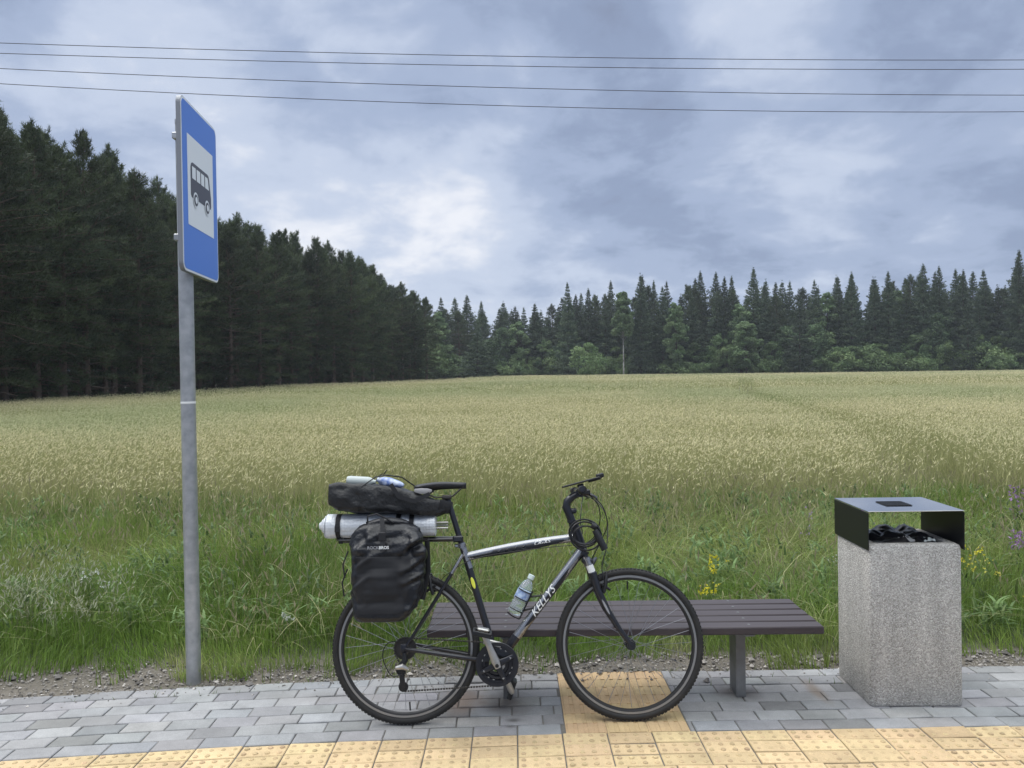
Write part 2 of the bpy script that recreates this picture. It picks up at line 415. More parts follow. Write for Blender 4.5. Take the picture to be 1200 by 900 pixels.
rng = np.random.default_rng(7)
def pave(name, rows, mname, cols, label, cat, stagger, xr=(-9, 9), skip=None, domes=False, w=.2, x_off=0.):
    """rows: depth range of every row, measured from the front line"""
    VV = []; QQ = []; CC = []; n0 = 0
    g = .0028; bev = .0035
    for ri, (d0, d1) in enumerate(rows):
        off = stagger(ri) + x_off
        k0 = int(math.floor((xr[0]-off)/w)); k1 = int(math.ceil((xr[1]-off)/w))
        for k in range(k0, k1):
            xa, xb = off + k*w, off + (k+1)*w
            if xa < xr[0] - w or xb > xr[1] + w: continue
            pieces = [(xa, xb)]
            if skip and d0 > -1e-6:
                s0, s1 = skip
                if xa >= s0 and xb <= s1: continue
                if xa < s0 < xb: pieces = [(xa, s0)]
                if xa < s1 < xb: pieces = [(s1, xb)]
            for (pa, pb) in pieces:
                if pb - pa < .02: continue
                zt = rng.normal(0, .0011); tx, ty = rng.normal(0, .0010, 2)
                pts = []
                for (e, zz) in ((g+rng.uniform(-.0006,.0006), -.05), (g, -.003), (g+bev, 0.0)):
                    for sx, sy in ((0,0),(1,0),(1,1),(0,1)):
                        x = (pa+e) if sx == 0 else (pb-e)
                        yy = (d0+e) if sy == 0 else (d1-e)
                        pts.append((x, float(front(x))+yy, zz+zt+tx*(sx-.5)*2+ty*(sy-.5)*2))
                VV += pts
                q = [(n0+8, n0+9, n0+10, n0+11)]
                for l in (0, 4):
                    for j in range(4): q.append((n0+l+j, n0+l+(j+1)%4, n0+l+4+(j+1)%4, n0+l+4+j))
                QQ += q; CC += [cols(pa, ri)]*12; n0 += 12
    return VV, QQ, CC
def grey_col(x, r):
    t = rng.normal(0, 1); b = .255*(1+.10*t); u = rng.uniform()
    if u < .12: b *= .74
    if u > .93: b *= 1.15
    return np.array([b*1.0, b*1.0, b*1.01])*np.array([1+rng.normal(0,.015), 1, 1+rng.normal(0,.02)])
def yel_col(x, r):
    b = 1+rng.normal(0,.07); return np.array([.50*b, .375*b*(1+rng.normal(0,.02)), .215*b])
GX0, GX1 = .218, .776
st = [rng.uniform(0,.2) for _ in range(30)]
sgrey = lambda r: (.1 if r % 2 else 0) + .025*math.sin(r*2.3)
Vp, Qp, Cp = pave('', [(.1*i, .1*(i+1)) for i in range(7)] + [(-.4-.1*(i+1), -.4-.1*i) for i in range(7)], 'paver', grey_col, '', '', sgrey, skip=(GX0, GX1))
tag(link('pavement', make_mesh('pavement', Vp, [np.array(Qp)], [M['paver']], vcol=np.array(Cp), smooth=False)),
    'pavement of worn grey concrete pavers under the bench and bicycle', 'pavement', kind='structure')
# yellow warning strip with raised domes, and the ribbed guide strip leading to it
Vy, Qy, Cy = pave('', [(-.1*(i+1), -.1*i) for i in range(4)], 'tactile', yel_col, '', '', lambda r: .0 if r < 3 else .05, xr=(-8, 8))
Vy = list(Vy); Qy = list(Qy); Cy = list(Cy); n0 = len(Vy)
dn = 8
for r in range(4):
    for k in range(-41, 41):
        for i in range(4):
            for j in range(2):
                x = k*.2 + .025 + .05*i + (0.0 if r < 3 else .05); y = -.1*r - .028 - .046*j
                fy = float(front(x)) + y
                th = np.arange(dn)*2*PI/dn
                cc = yel_col(0, 0)*rng.uniform(.84, 1.02)
                for rr, zz in ((.0125, -.001), (.0095, .0032), (.005, .0046)):
                    for t in th: Vy.append((x+rr*math.cos(t), fy+rr*math.sin(t), zz)); Cy.append(cc)
                for l in (0, 1):
                    for q in range(dn): Qy.append((n0+l*dn+q, n0+l*dn+(q+1)%dn, n0+(l+1)*dn+(q+1)%dn, n0+(l+1)*dn+q))
                Qy.append((n0+2*dn, n0+2*dn+2, n0+2*dn+4, n0+2*dn+6))
                n0 += 3*dn
tag(link('tactile_paving', make_mesh('tactile_paving', Vy, [np.array(Qy)], [M['tactile']], vcol=np.array(Cy), smooth=False)),
    'yellow tactile warning strip with raised domes along the kerb side', 'tactile paving', kind='structure')
Vg = []; Qg = []; Cg = []; n0 = 0
tw = (GX1-GX0)/3
for r in range(7):
    for k in range(3):
        xa, xb = GX0+k*tw, GX0+(k+1)*tw; cc = yel_col(0, 0)*np.array([.97,.93,.9])
        e = .0009; y0, y1 = .1*r+e, .1*(r+1)-e
        prof = [(xa+e, -.05), (xa+e, -.003)]
        for q in range(4):
            cx_ = xa + tw*(q+.5)/4
            prof += [(cx_-.016, -.003), (cx_-.012, .0002), (cx_+.012, .0002), (cx_+.016, -.003)]
        prof += [(xb-e, -.003), (xb-e, -.05)]
        for yy in (y0, y1):
            for (x, z) in prof: Vg.append((x, float(front(x))+yy, z)); Cg.append(cc)
        npf = len(prof)
        for i in range(npf-1): Qg.append((n0+i, n0+i+1, n0+npf+i+1, n0+npf+i))
        for i in range(0, npf//2-1):     # end faces, kept as quads
            for o_ in (0, npf): Qg.append((n0+o_+i, n0+o_+i+1, n0+o_+npf-2-i, n0+o_+npf-1-i))
        n0 += 2*npf
tag(link('guide_paving', make_mesh('guide_paving', Vg, [np.array(Qg)], [M['tactile']], vcol=np.array(Cg), smooth=False)),
    'yellow ribbed guide strip running under the front wheel to the bench', 'tactile paving', kind='structure')

# ------------------------------------------------------------------ gravel margin
def gravel_width(x): return .16 + .10*fbm(x*1.3, 0*x, 31) + .34*smooth(-1.2, -2.6, x)*fbm(x*.7+3, 0*x, 33)
ng = 15000
gxs = rng.uniform(-6.5, 6.5, ng); gd = rng.uniform(-.012, 1, ng)**1.0
gys = back(gxs) + .006 + gd*(gravel_width(gxs)+.10)
spill = rng.uniform(size=ng) < .06; gys[spill] = back(gxs[spill]) - .30*rng.power(.5, spill.sum())[::-1]*rng.uniform(0,1,spill.sum())
r_ = .0035 + .011*rng.power(.35, ng)[::-1]*rng.uniform(.3,1,ng)
big = rng.uniform(size=ng) < .012; r_[big] = rng.uniform(.014, .026, big.sum())
ico = [(0,0,1),(1,0,0),(0,1,0),(-1,0,0),(0,-1,0),(0,0,-1)]
ico = np.array(ico, float); icf = np.array([(0,1,2),(0,2,3),(0,3,4),(0,4,1),(5,2,1),(5,3,2),(5,4,3),(5,1,4)])
sh = rng.uniform(.6, 1.3, (ng,6,3)); sh[:,:,2] *= .7
an = rng.uniform(0, 2*PI, ng); ca, sa = np.cos(an)[:,None], np.sin(an)[:,None]
P = ico[None]*sh*r_[:,None,None]
Pr = np.stack([P[:,:,0]*ca-P[:,:,1]*sa, P[:,:,0]*sa+P[:,:,1]*ca, P[:,:,2]], 2)
r_[spill] *= .55
zb = np.where(spill, .002 + r_*.3, gz(gxs, gys) + r_*.35 + .004)
Pr += np.stack([gxs, gys, zb], 1)[:,None,:]
tone = np.clip(rng.normal(.19,.08,ng), .05, .55); tone[rng.uniform(size=ng) < .05] = .5
gc = np.stack([tone*1.05, tone*.97, tone*.88], 1)
gf = (np.arange(ng)[:,None,None]*6 + icf[None]).reshape(-1,3)
tag(link('gravel', make_mesh('gravel', Pr.reshape(-1,3), [gf], [M['pebble']], vcol=np.repeat(gc,6,0), smooth=False)),
    'loose gravel and crumbs of soil between pavement and grass', 'gravel', kind='stuff')

# ------------------------------------------------------------------ blades of grass and wheat
def blades(P, h, w, az, lean, colr, ts=(0,.4,.75,1), face=None, tipcol=None):
    """curved tapering blades; returns verts, [quads, tris], colours"""
    n = len(P); k = len(ts)
    dx, dy = np.cos(az), np.sin(az)
    fa = az + PI/2 if face is None else face
    wx, wy = np.cos(fa), np.sin(fa)
    Vs = np.zeros((n, 2*(k-1)+1, 3)); Cs = np.zeros((n, 2*(k-1)+1, 3))
    for i, t in enumerate(ts):
        hor = lean*h*t*t; ver = h*(t - .35*np.minimum(lean,1.6)*t*t)
        cx_, cy_, cz_ = P[:,0]+dx*hor, P[:,1]+dy*hor, P[:,2]+ver
        cc = colr if tipcol is None else colr*(1-t)+tipcol*t
        if i < k-1:
            ww = w*(1-.55*t)/2
            Vs[:,2*i] = np.stack([cx_-wx*ww, cy_-wy*ww, cz_], 1); Vs[:,2*i+1] = np.stack([cx_+wx*ww, cy_+wy*ww, cz_], 1)
            Cs[:,2*i] = cc; Cs[:,2*i+1] = cc
        else:
            Vs[:,-1] = np.stack([cx_, cy_, cz_], 1); Cs[:,-1] = cc
    m = 2*(k-1)+1; base = np.arange(n)[:,None]*m
    quads = np.concatenate([base + np.array([2*i,2*i+1,2*i+3,2*i+2]) for i in range(k-2)]) if k > 2 else np.zeros((0,4), int)
    tris = base + np.array([m-3, m-2, m-1])
    return Vs.reshape(-1,3), quads, tris, Cs.reshape(-1,3)
class Veg:
    def __init__(s): s.V = []; s.Q = []; s.T = []; s.C = []; s.n = 0
    def add(s, V, Q, T, C):
        s.V.append(V); s.C.append(C)
        if len(Q): s.Q.append(np.asarray(Q)+s.n)
        if len(T): s.T.append(np.asarray(T)+s.n)
        s.n += len(V)
    def mesh(s, name, m, smooth=False):
        polys = []
        if s.Q: polys.append(np.concatenate(s.Q))
        if s.T: polys.append(np.concatenate(s.T))
        return make_mesh(name, np.concatenate(s.V), polys, [m], smooth=smooth, vcol=np.concatenate(s.C))
def ears(P, d, ln, w, colr):
    """P base, d unit direction (n,3): two crossed long rhombs"""
    n = len(P); a = np.cross(d, np.array([0,0,1.])); a /= np.linalg.norm(a,axis=1)[:,None]+1e-9; b = np.cross(d, a)
    Vs = np.zeros((n,6,3)); mid = P + d*(ln*.45)[:,None]
    Vs[:,0] = P; Vs[:,1] = P + d*ln[:,None]
    Vs[:,2] = mid + a*w[:,None]/2; Vs[:,3] = mid - a*w[:,None]/2; Vs[:,4] = mid + b*w[:,None]/2; Vs[:,5] = mid - b*w[:,None]/2
    base = np.arange(n)[:,None]*6
    Q = np.concatenate([base+np.array([0,2,1,3]), base+np.array([0,4,1,5])])
    return Vs.reshape(-1,3), Q, np.zeros((0,3),int), np.repeat(colr, 6, 0)

def scatter(y0, y1, dens, spread=.88, pad=2.5):
    """points in the wedge that the road side can see, with a margin to either side"""
    n = int(dens*(y1-y0)*(2*(spread*(y0+y1)/2+pad)))
    y = rng.uniform(y0, y1, int(n*1.3)); x = rng.uniform(-1, 1, len(y))*(spread*y1+pad)
    k = np.abs(x) < spread*y+pad; x, y = x[k][:n], y[k][:n]
    return x, y

# ---- verge
g = Veg()
def verge_height(x, y):
    e = y - back(x) - gravel_width(x)
    hh = .13 + .42*smooth(.05, 1.5, e)*(0.45+.75*fbm(x*.8, y*.8, 41))
    return hh*(1-.25*smooth(6.8, 8.8, y))
def verge_colour(x, y, n):
    f = fbm(x*.55, y*.75, 51); f2 = fbm(x*2.1, y*2.1, 57)
    g1 = np.array([.13,.215,.042]); g2 = np.array([.235,.29,.078]); g3 = np.array([.36,.345,.17])
    t = np.clip((f-.35)*2.2 + rng.normal(0,.22,n), 0, 1)[:,None]
    c = g1*(1-t)+g2*t
    s = np.clip((f2-.62)*2.5 + rng.normal(0,.18,n), 0, 1)[:,None]
    c = c*(1-s)+g3*s
    c = c*(.72+.62*fbm(x*1.1+5, y*1.6, 53))[:,None]
    return c*rng.uniform(.6, 1.4, n)[:,None]
n = 190000
y = 4.12 + (9.7-4.12)*rng.power(.85, n)*1.0; x = rng.uniform(-1, 1, n)*(.72*y+1.6)
e = y - back(x) - gravel_width(x) + .10*(fbm(x*3.1, y*3.1, 61)-.5)
clump = fbm(x*4.5, y*4.5, 63)
keep = (e > -.02 + .05*rng.uniform(size=n)) | ((clump > .66) & (y > back(x)+.03))
keep &= rng.uniform(size=n) < np.clip(.25+1.6*(clump-.2), .15, 1)
x, y, e = x[keep], y[keep], e[keep]; n = len(x)
h = verge_height(x, y)*rng.uniform(.35, 1.25, n); h = np.maximum(h, .05)
flow = fbm(x*.7+9, y*.7, 71)*4*PI
az = flow + rng.normal(0, .9, n)
lodged = smooth(.44, .66, fbm(x*.6, y*.9, 77))*smooth(5.0, 5.8, y)
lean = np.abs(rng.normal(.35,.25,n)) + lodged*rng.uniform(.5,1.5,n)
w = rng.uniform(.003,.0065,n)*(1+.25*(y-4.2)/5)
P = np.stack([x, y, gz(x, y)-.01], 1)
g.add(*blades(P, h, w, az, lean, verge_colour(x, y, n), face=rng.uniform(0,2*PI,n)))
# broad-leaved herbs low in the verge
n = 5000; y = rng.uniform(4.35, 9.3, n); x = rng.uniform(-1,1,n)*(.72*y+1.5); k = (y-back(x)-gravel_width(x)) > .1
k &= fbm(x*1.4, y*1.4, 83) > .5
x, y = x[k], y[k]; n = len(x)
P = np.stack([x, y, gz(x,y)+rng.uniform(0,.25,n)], 1)
cc = np.array([.12,.17,.05])*rng.uniform(.6,1.4,n)[:,None]
g.add(*blades(P, rng.uniform(.06,.16,n), rng.uniform(.008,.018,n), rng.uniform(0,2*PI,n), rng.uniform(.4,1.2,n), cc))
# thin flowering stems with pale panicles
n = 5200; y = rng.uniform(4.5, 9.4, n); x = rng.uniform(-1,1,n)*(.72*y+1.5); k = fbm(x*.9, y*.9, 91) > .42; k &= (y-back(x)-gravel_width(x)) > .15
x, y = x[k], y[k]; n = len(x)
h = verge_height(x,y)*rng.uniform(1.0,1.7,n); az = rng.uniform(0,2*PI,n); lean = rng.uniform(.1,.5,n)
P = np.stack([x,y,gz(x,y)],1); sc_ = np.array([.27,.25,.13])*rng.uniform(.7,1.2,n)[:,None]
g.add(*blades(P, h, np.full(n,.0028), az, lean, sc_, face=rng.uniform(-.5,.5,n)))
tip = P + np.stack([np.cos(az)*lean*h*.8, np.sin(az)*lean*h*.8, h*(.9-.35*lean*.8)], 1)
d = np.stack([np.cos(az)*lean*1.5, np.sin(az)*lean*1.5, np.full(n,.8)],1); d /= np.linalg.norm(d,axis=1)[:,None]
g.add(*ears(tip, d, rng.uniform(.04,.10,n), rng.uniform(.006,.014,n), np.array([.34,.31,.19])*rng.uniform(.7,1.2,n)[:,None]))
n = 5000; y = rng.uniform(4.5, 9.2, n); x = rng.uniform(-1,1,n)*(.72*y+1.5); k = ((y-back(x)-gravel_width(x)) > .12) & (fbm(x*1.3+4, y*1.3, 87) > .45)
x, y = x[k], y[k]; n = len(x); P = np.stack([x,y,gz(x,y)+verge_height(x,y)*rng.uniform(.1,.8,n)],1)
g.add(*blades(P, rng.uniform(.12,.36,n), rng.uniform(.0025,.005,n), rng.uniform(0,2*PI,n), rng.uniform(.9,2.6,n), np.array([.38,.37,.19])*rng.uniform(.5,1.25,n)[:,None]))
n = 420; y = rng.uniform(4.7, 8.8, n); x = rng.uniform(-1,1,n)*(.72*y+1.0); q = np.repeat(np.arange(n), 26); m_ = len(q)
P = np.stack([x[q]+rng.normal(0,.05,m_), y[q]+rng.normal(0,.05,m_), gz(x[q],y[q])+rng.uniform(.02,1,m_)*verge_height(x[q],y[q])*.95],1)
g.add(*blades(P, rng.uniform(.05,.11,m_), rng.uniform(.012,.026,m_), rng.uniform(0,2*PI,m_), rng.uniform(.5,1.8,m_), (np.array([.13,.20,.07])*rng.uniform(.6,1.3,(n,1)))[q]*rng.uniform(.8,1.2,(m_,1)), ts=(0,.35,.7,1)))
n = 700; x = rng.uniform(-4.5,4.5,n); q = rng.choice([.6,.7,.69,.5], n, p=[.25,.45,.2,.1]); k = fbm(x*3, q*9, 141) > .56; x, q = x[k], q[k]; n = len(x)
P = np.stack([x, front(x)+q+rng.normal(0,.003,n), np.full(n,-.004)],1)
g.add(*blades(P, rng.uniform(.012,.045,n), rng.uniform(.002,.004,n), rng.uniform(0,2*PI,n), rng.uniform(.3,1.2,n), np.array([.12,.18,.05])*rng.uniform(.6,1.3,n)[:,None]))
tag(link('verge_grass', g.mesh('verge_grass', M['grass'])), 'long uncut green roadside grass between gravel and wheat', 'grass', kind='stuff')

# ---- wheat
wv = Veg()
def field_edge(x): return 8.7 + .9*(fbm(x*.5, 0*x, 101)-.5) + .25*smooth(2, 6, x)
def wheat_cols(x, y, n):
    big = fbm(x*.09+4, y*.05, 111, 4); mid = fbm(x*.5, y*.35, 113)
    grn = np.clip((big-.45)*3.2 + (mid-.5)*.9 + .15*smooth(25,60,y)*(1-smooth(-20,15,x)) + .12, 0, 1)[:,None]
    st = np.array([.38,.375,.175])*(1-grn) + np.array([.28,.32,.14])*grn
    er = np.array([.71,.66,.43])*(1-grn) + np.array([.57,.575,.355])*grn
    # wheel track of a tractor crossing the field
    r = rng.uniform(.72,1.22,n)[:,None]
    return st*r, er*rng.uniform(.75,1.2,n)[:,None]
def wheat(y0, y1, dens, ws, wid, lod):
    x, y = scatter(y0, y1, dens)
    k = y > field_edge(x) + rng.normal(0,.30,len(x)) - 1.6*(rng.uniform(size=len(x)) < .10)*rng.uniform(0,1,len(x)); 
    edge = np.interp(y, [30,62,75,88,104,118,135], [-26.5,-26.5,-23.8,-19,-16.5,-12,-8])
    k &= x > edge
    tram = np.abs(x - (4.6 + (y-9)*.26 + .5*np.sin(y*.12)))
    k &= ~((tram < .6) & (y < 75) & (rng.uniform(size=len(x)) < .66))
    x, y = x[k], y[k]; n = len(x)
    patch = fbm(x*.35, y*.35, 121)
    h = (.70 + .22*patch)*rng.uniform(.82,1.1,n)*(.78+.22*smooth(0,1.2,y-field_edge(x)))
    az = rng.normal(.3, 1.3, n); lean = np.abs(rng.normal(.16,.1,n))
    sc1, ec = wheat_cols(x, y, n)
    P = np.stack([x, y, gz(x,y)-.02], 1)
    if lod == 0:
        g0 = np.array([.19,.235,.09])*rng.uniform(.8,1.2,n)[:,None]
        wv.add(*blades(P, h, np.full(n, .0042)*ws, az, lean, g0*.5+sc1*.5, tipcol=sc1, face=rng.normal(0,.6,n)))
        m = rng.uniform(size=n) < .75
        pb = P[m].copy(); pb[:,2] += h[m]*rng.uniform(.15,.6,m.sum())
        wv.add(*blades(pb, rng.uniform(.16,.3,m.sum()), np.full(m.sum(),.009)*ws, rng.uniform(0,2*PI,m.sum()), rng.uniform(.5,1.4,m.sum()), sc1[m]*.85, ts=(0,.5,1)))
    else:
        wv.add(*blades(P, h, np.full(n, wid), az, lean, sc1, ts=(0,.6,1), face=rng.normal(0,.7,n)))
    tip = P + np.stack([np.cos(az)*lean*h*.88, np.sin(az)*lean*h*.88, h*(.94-.35*lean*.9)], 1)
    nod = rng.uniform(.2,1.1,n)
    d = np.stack([np.cos(az)*nod, np.sin(az)*nod, rng.uniform(.1,.9,n)],1); d /= np.linalg.norm(d,axis=1)[:,None]
    wv.add(*ears(tip, d, rng.uniform(.042,.072,n)*(1+.35*(ws-1)), rng.uniform(.0065,.0105,n)*ws, ec))
wheat(7.0, 14, 480, .9, 0, 0)
wheat(14, 24, 260, 1.1, 0, 0)
wheat(24, 45, 110, 1.5, .010, 1)
wheat(45, 90, 16, 3.2, .03, 1)
wheat(90, 215, 5.0, 5.5, .075, 1)
tag(link('wheat_field', wv.mesh('wheat_field', M['wheat'])), 'ripening pale wheat field stretching to the forest', 'wheat', kind='stuff')
# ------------------------------------------------------------------ trees
def unit(a): return a/(np.linalg.norm(a, axis=-1, keepdims=True)+1e-9)
def tufts(P, D, r, k, ln, wd, colr, rr):   # ln: a number or one length per point
    """k thin triangles fanning out of every point P around direction D"""
    n = len(P); d = unit(D[:,None,:] + rr.normal(0, .62, (n,k,3)))
    a = unit(np.cross(d, rr.normal(0,1,(n,k,3))))
    L = (ln*rr.uniform(.6,1.2,(n,k)))[:,:,None]; W = (wd*rr.uniform(.7,1.2,(n,k)))[:,:,None]
    b = P[:,None,:] + rr.normal(0, r, (n,k,3))
    Vs = np.stack([b - a*W*.5, b + a*W*.5, b + d*L], 2)
    T = np.arange(n*k*3).reshape(-1,3)
    C = np.repeat(np.repeat(colr,k,0)*rr.uniform(.75,1.25,(n*k,1)),3,0)
    return Vs.reshape(-1,3), np.zeros((0,4),int), T, C
def trunk_mesh(name, H, r0, m, seed, branches=(), bend=.25):
    rr = np.random.default_rng(seed); b = MB(); k = 12
    t = np.linspace(0,1,k); ph = rr.uniform(0,6,2)
    pts = np.stack([bend*np.sin(t*3+ph[0])*t, bend*np.sin(t*2.3+ph[1])*t, t*H], 1)
    b.tube(pts, r0*(1-.92*t)+.015, 8)
    for p, q, r in branches: b.tube([p, (np.array(p)+np.array(q))/2+np.array([0,0,.05]), q], [r, r*.7, r*.25], 4)
    me = b.build(name, m, sharp=60, fix=False); d = me.data; bpy.data.objects.remove(me); return d
def pine_meshes(seed, H):
    rr = np.random.default_rng(seed); Ps = []; Ds = []; Bs = []; tone = []
    z = .03*H
    while z < H*.985:
        t = z/H
        L = (1.5+1.4*math.sin(min(1,max(0,t-.02)/.62)*PI/2)) if t < .55 else 2.9*(1-((t-.55)/.47)**1.35)+.22
        live = .35+.65*smooth(.03,.22,t)
        nb = rr.integers(4,7); a0 = rr.uniform(0,2*PI)
        for i in range(nb):
            a = a0 + 2*PI*i/nb + rr.normal(0,.25); l = L*rr.uniform(.6,1.15)
            up = R(-8 + 62*t**2.2 + rr.normal(0,7)); zz = z + rr.normal(0,.12)
            dr = np.array([math.cos(a)*math.cos(up), math.sin(a)*math.cos(up), math.sin(up)])
            tip = np.array([0,0,zz]) + dr*l
            Bs.append(((0,0,zz), tip*np.array([.96,.96,1]), .012+.016*l*(1-t*.5)))
            if rr.uniform() > live: continue
            k = int(6 + 7.5*l); s = rr.uniform(.22,1.0,k)**.7
            sp = rr.normal(0,.20*l,k)*(1.15-.6*s); sd = np.array([-math.sin(a), math.cos(a), 0])
            p = np.array([0,0,zz]) + dr*(s*l)[:,None] + sd*sp[:,None] + np.array([0,0,1])*(rr.normal(.04,.10,k)+.12*s*s)[:,None]
            Ps.append(p); Ds.append(unit(dr*.9 + np.array([0,0,.75]) + np.outer(sp, sd)*.7))
            tone.append(np.full(k, rr.uniform(0,1)))
        z += rr.uniform(.36,.58)*(1 if t < .8 else .75)
    # leader and its candles
    k = 26; s = rr.uniform(.90,1.02,k); Ps.append(np.stack([rr.normal(0,.16,k)*(1.04-s)*8, rr.normal(0,.16,k)*(1.04-s)*8, s*H],1))
    Ds.append(np.tile([0,0,1.],(k,1))); tone.append(np.full(k,.8))
    P, D, tn = np.concatenate(Ps), np.concatenate(Ds), np.concatenate(tone)[:,None]
    base = np.array([.030,.048,.026])*(1-tn)+np.array([.080,.106,.048])*tn
    v = Veg(); v.add(*tufts(P, D, .05, 8, .30, .045, base, rr))
    return v.mesh('pine_crown', M['needles']), trunk_mesh('pine_trunk', H*.99, .15+.004*H, M['pinebark'], seed, Bs)
def spruce_meshes(seed, H, wide=1., lod=1.):
    rr = np.random.default_rng(seed); Ps=[]; Ds=[]; tone=[]; Bs=[]
    z = .05*H; gap = rr.uniform(.58,.78)
    while z < H*.985:
        t = z/H; L = wide*min(5.6*(1-t)+.03, 2.5+1.3*(1-t))*(1-.3*smooth(.12,0,t)); nb = 8 if t < .85 else 6; a0 = rr.uniform(0,2*PI); wl = rr.uniform(.82,1.12)
        for i in range(nb):
            a = a0+2*PI*i/nb+rr.normal(0,.2); l = L*wl*rr.uniform(.65,1.12)
            dip = R(-20+44*t*t+rr.normal(0,5)); k = int((3+6.0*l)*lod)+1; s = rr.uniform(.12,1,k)**.75
            zz = z + rr.normal(0,.07)
            dr = np.array([math.cos(a)*math.cos(dip), math.sin(a)*math.cos(dip), math.sin(dip)]); sd = np.array([-math.sin(a), math.cos(a), 0])
            sp = rr.normal(0,.17*l+.05,k)*(1.2-.7*s)
            p = np.array([0,0,zz]) + dr*(s*l)[:,None] + sd*sp[:,None] + np.array([0,0,1])*(.26*l*s**3)[:,None]
            Ps.append(p); Ds.append(unit(dr + np.outer(sp,sd)*.6 + np.array([0,0,-.5 if t < .8 else .25]))); tone.append(np.full(k, rr.uniform()))
        z += gap*rr.uniform(.8,1.25)*(1 if t < .6 else .85)
    k = 14; s = rr.uniform(.95,1.01,k); Ps.append(np.stack([rr.normal(0,.05,k), rr.normal(0,.05,k), s*H],1)); Ds.append(np.tile([0,0,1.],(k,1))); tone.append(np.full(k,.4))
    P, D, tn = np.concatenate(Ps), np.concatenate(Ds), np.concatenate(tone)[:,None]
    base = np.array([.040,.066,.042])*(1-tn)+np.array([.088,.120,.066])*tn
    v = Veg(); v.add(*tufts(P, D, .10, 5, (.62*(1-.80*(P[:,2]/H)**1.5))[:,None], .16, base, rr))
    return v.mesh('spruce_crown', M['needles']), trunk_mesh('spruce_trunk', H*.97, .2+.004*H, M['bark'], seed, [], .1)
def broad_meshes(seed, H, wid, base, c1, c2, bark, leaf=.17, clumps=34, per=95, cut=.12, name='birch'):
    rr = np.random.default_rng(seed); Ps=[]; tn=[]; Bs=[]; axis = []
    for i in range(clumps):
        t = rr.uniform(cut,1)**.85; prof = math.sin(min(1,(t-cut*.6)/(.5))*PI/2) if t < .5 else math.cos((t-.5)/.55*PI/2)**.7
        a = rr.uniform(0,2*PI); rad = wid*prof*rr.uniform(.35,1.0)
        c = np.array([math.cos(a)*rad, math.sin(a)*rad, t*H*.94]); s = wid*rr.uniform(.20,.42)*(.6+.5*prof)
        q = unit(rr.normal(0,1,(per,3)))*(rr.uniform(.25,1,per)**.5)[:,None]*s*np.array([1,1,.75])
        Ps.append(c+q); tn.append(np.full(per, rr.uniform())); axis.append(unit(q+np.array([0,0,.3])))
        Bs.append(((0,0,max(.05*H, c[2]-rad*.8)), c, .012+.006*H*.3))
    P = np.concatenate(Ps); D = np.concatenate(axis); t = np.concatenate(tn)[:,None]
    colr = np.array(c1)*(1-t)+np.array(c2)*t
    n = len(P); nd = unit(D+rr.normal(0,.7,(n,3))); a = unit(np.cross(nd, rr.normal(0,1,(n,3)))); b = np.cross(nd,a)
    L = leaf*rr.uniform(.6,1.25,n)[:,None]
    Vs = np.stack([P-a*L*.9, P+b*L*.42, P+a*L*.9, P-b*L*.42],1)
    v = Veg(); v.add(Vs.reshape(-1,3), np.arange(n*4).reshape(-1,4), np.zeros((0,3),int), np.repeat(colr*rr.uniform(.75,1.3,(n,1)),4,0))
    return v.mesh(name+'_crown', M['leaves']), trunk_mesh(name+'_trunk', H*.9, .03+.008*H, bark, seed, Bs, .3)
def plant_tree(kind, pair, x, y, rot, s, sz, label, cat, group=None):
    o = thing(kind, label, cat, loc=(x, y, float(gz(x,y))-.05), group=group)
    o.rotation_euler.z = rot; o.scale = (s, s, sz)
    link('crown', pair[0], o); link('trunk', pair[1], o)
    return o
tr = np.random.default_rng(21)
PH = [14.5, 15.5, 16.5, 15.0, 16.0]
pines = [pine_meshes(300+i, h) for i, h in enumerate(PH)]
SH = [22, 20, 23, 18, 21, 14]
spruces = [spruce_meshes(400+i, h, w) for i, (h, w) in enumerate(zip(SH, (1,.85,1.1,.95,1.0,1.05)))]
G_P = 'pines of the dark forest edge'
L_P = 'dark green pine packed into the tall forest edge beyond the bus stop sign'
def edge_x(y): return float(np.interp(y, [20,41,62,75,88,104,118,135,150], [-27.4,-27.2,-27.0,-24.2,-19.4,-17.0,-12.8,-9.5,-6]))
yy = 24.0; cnt = 0
while yy < 121:
    sp_ = 1.65 + .006*yy
    for row in range(6):
        if row >= 4 and tr.uniform() < .3: continue
        x = edge_x(yy) - .6 - row*2.3 + tr.normal(0,.45); y = yy + tr.normal(0,.5) + (row % 2)*.8
        i = tr.integers(0,5)
        sz = tr.uniform(.93,1.05) * (1.05 if row else .98)
        sz *= 1+.045*float(smooth(60,42,yy))+.07*float(smooth(100,66,yy)) - .16*float(smooth(100,120,yy))
        plant_tree('pine_tree', pines[i], x, y, tr.uniform(0,6.28), tr.uniform(.9,1.12), sz, L_P, 'pine tree', G_P); cnt += 1
    yy += sp_*tr.uniform(.85,1.15)*1.22
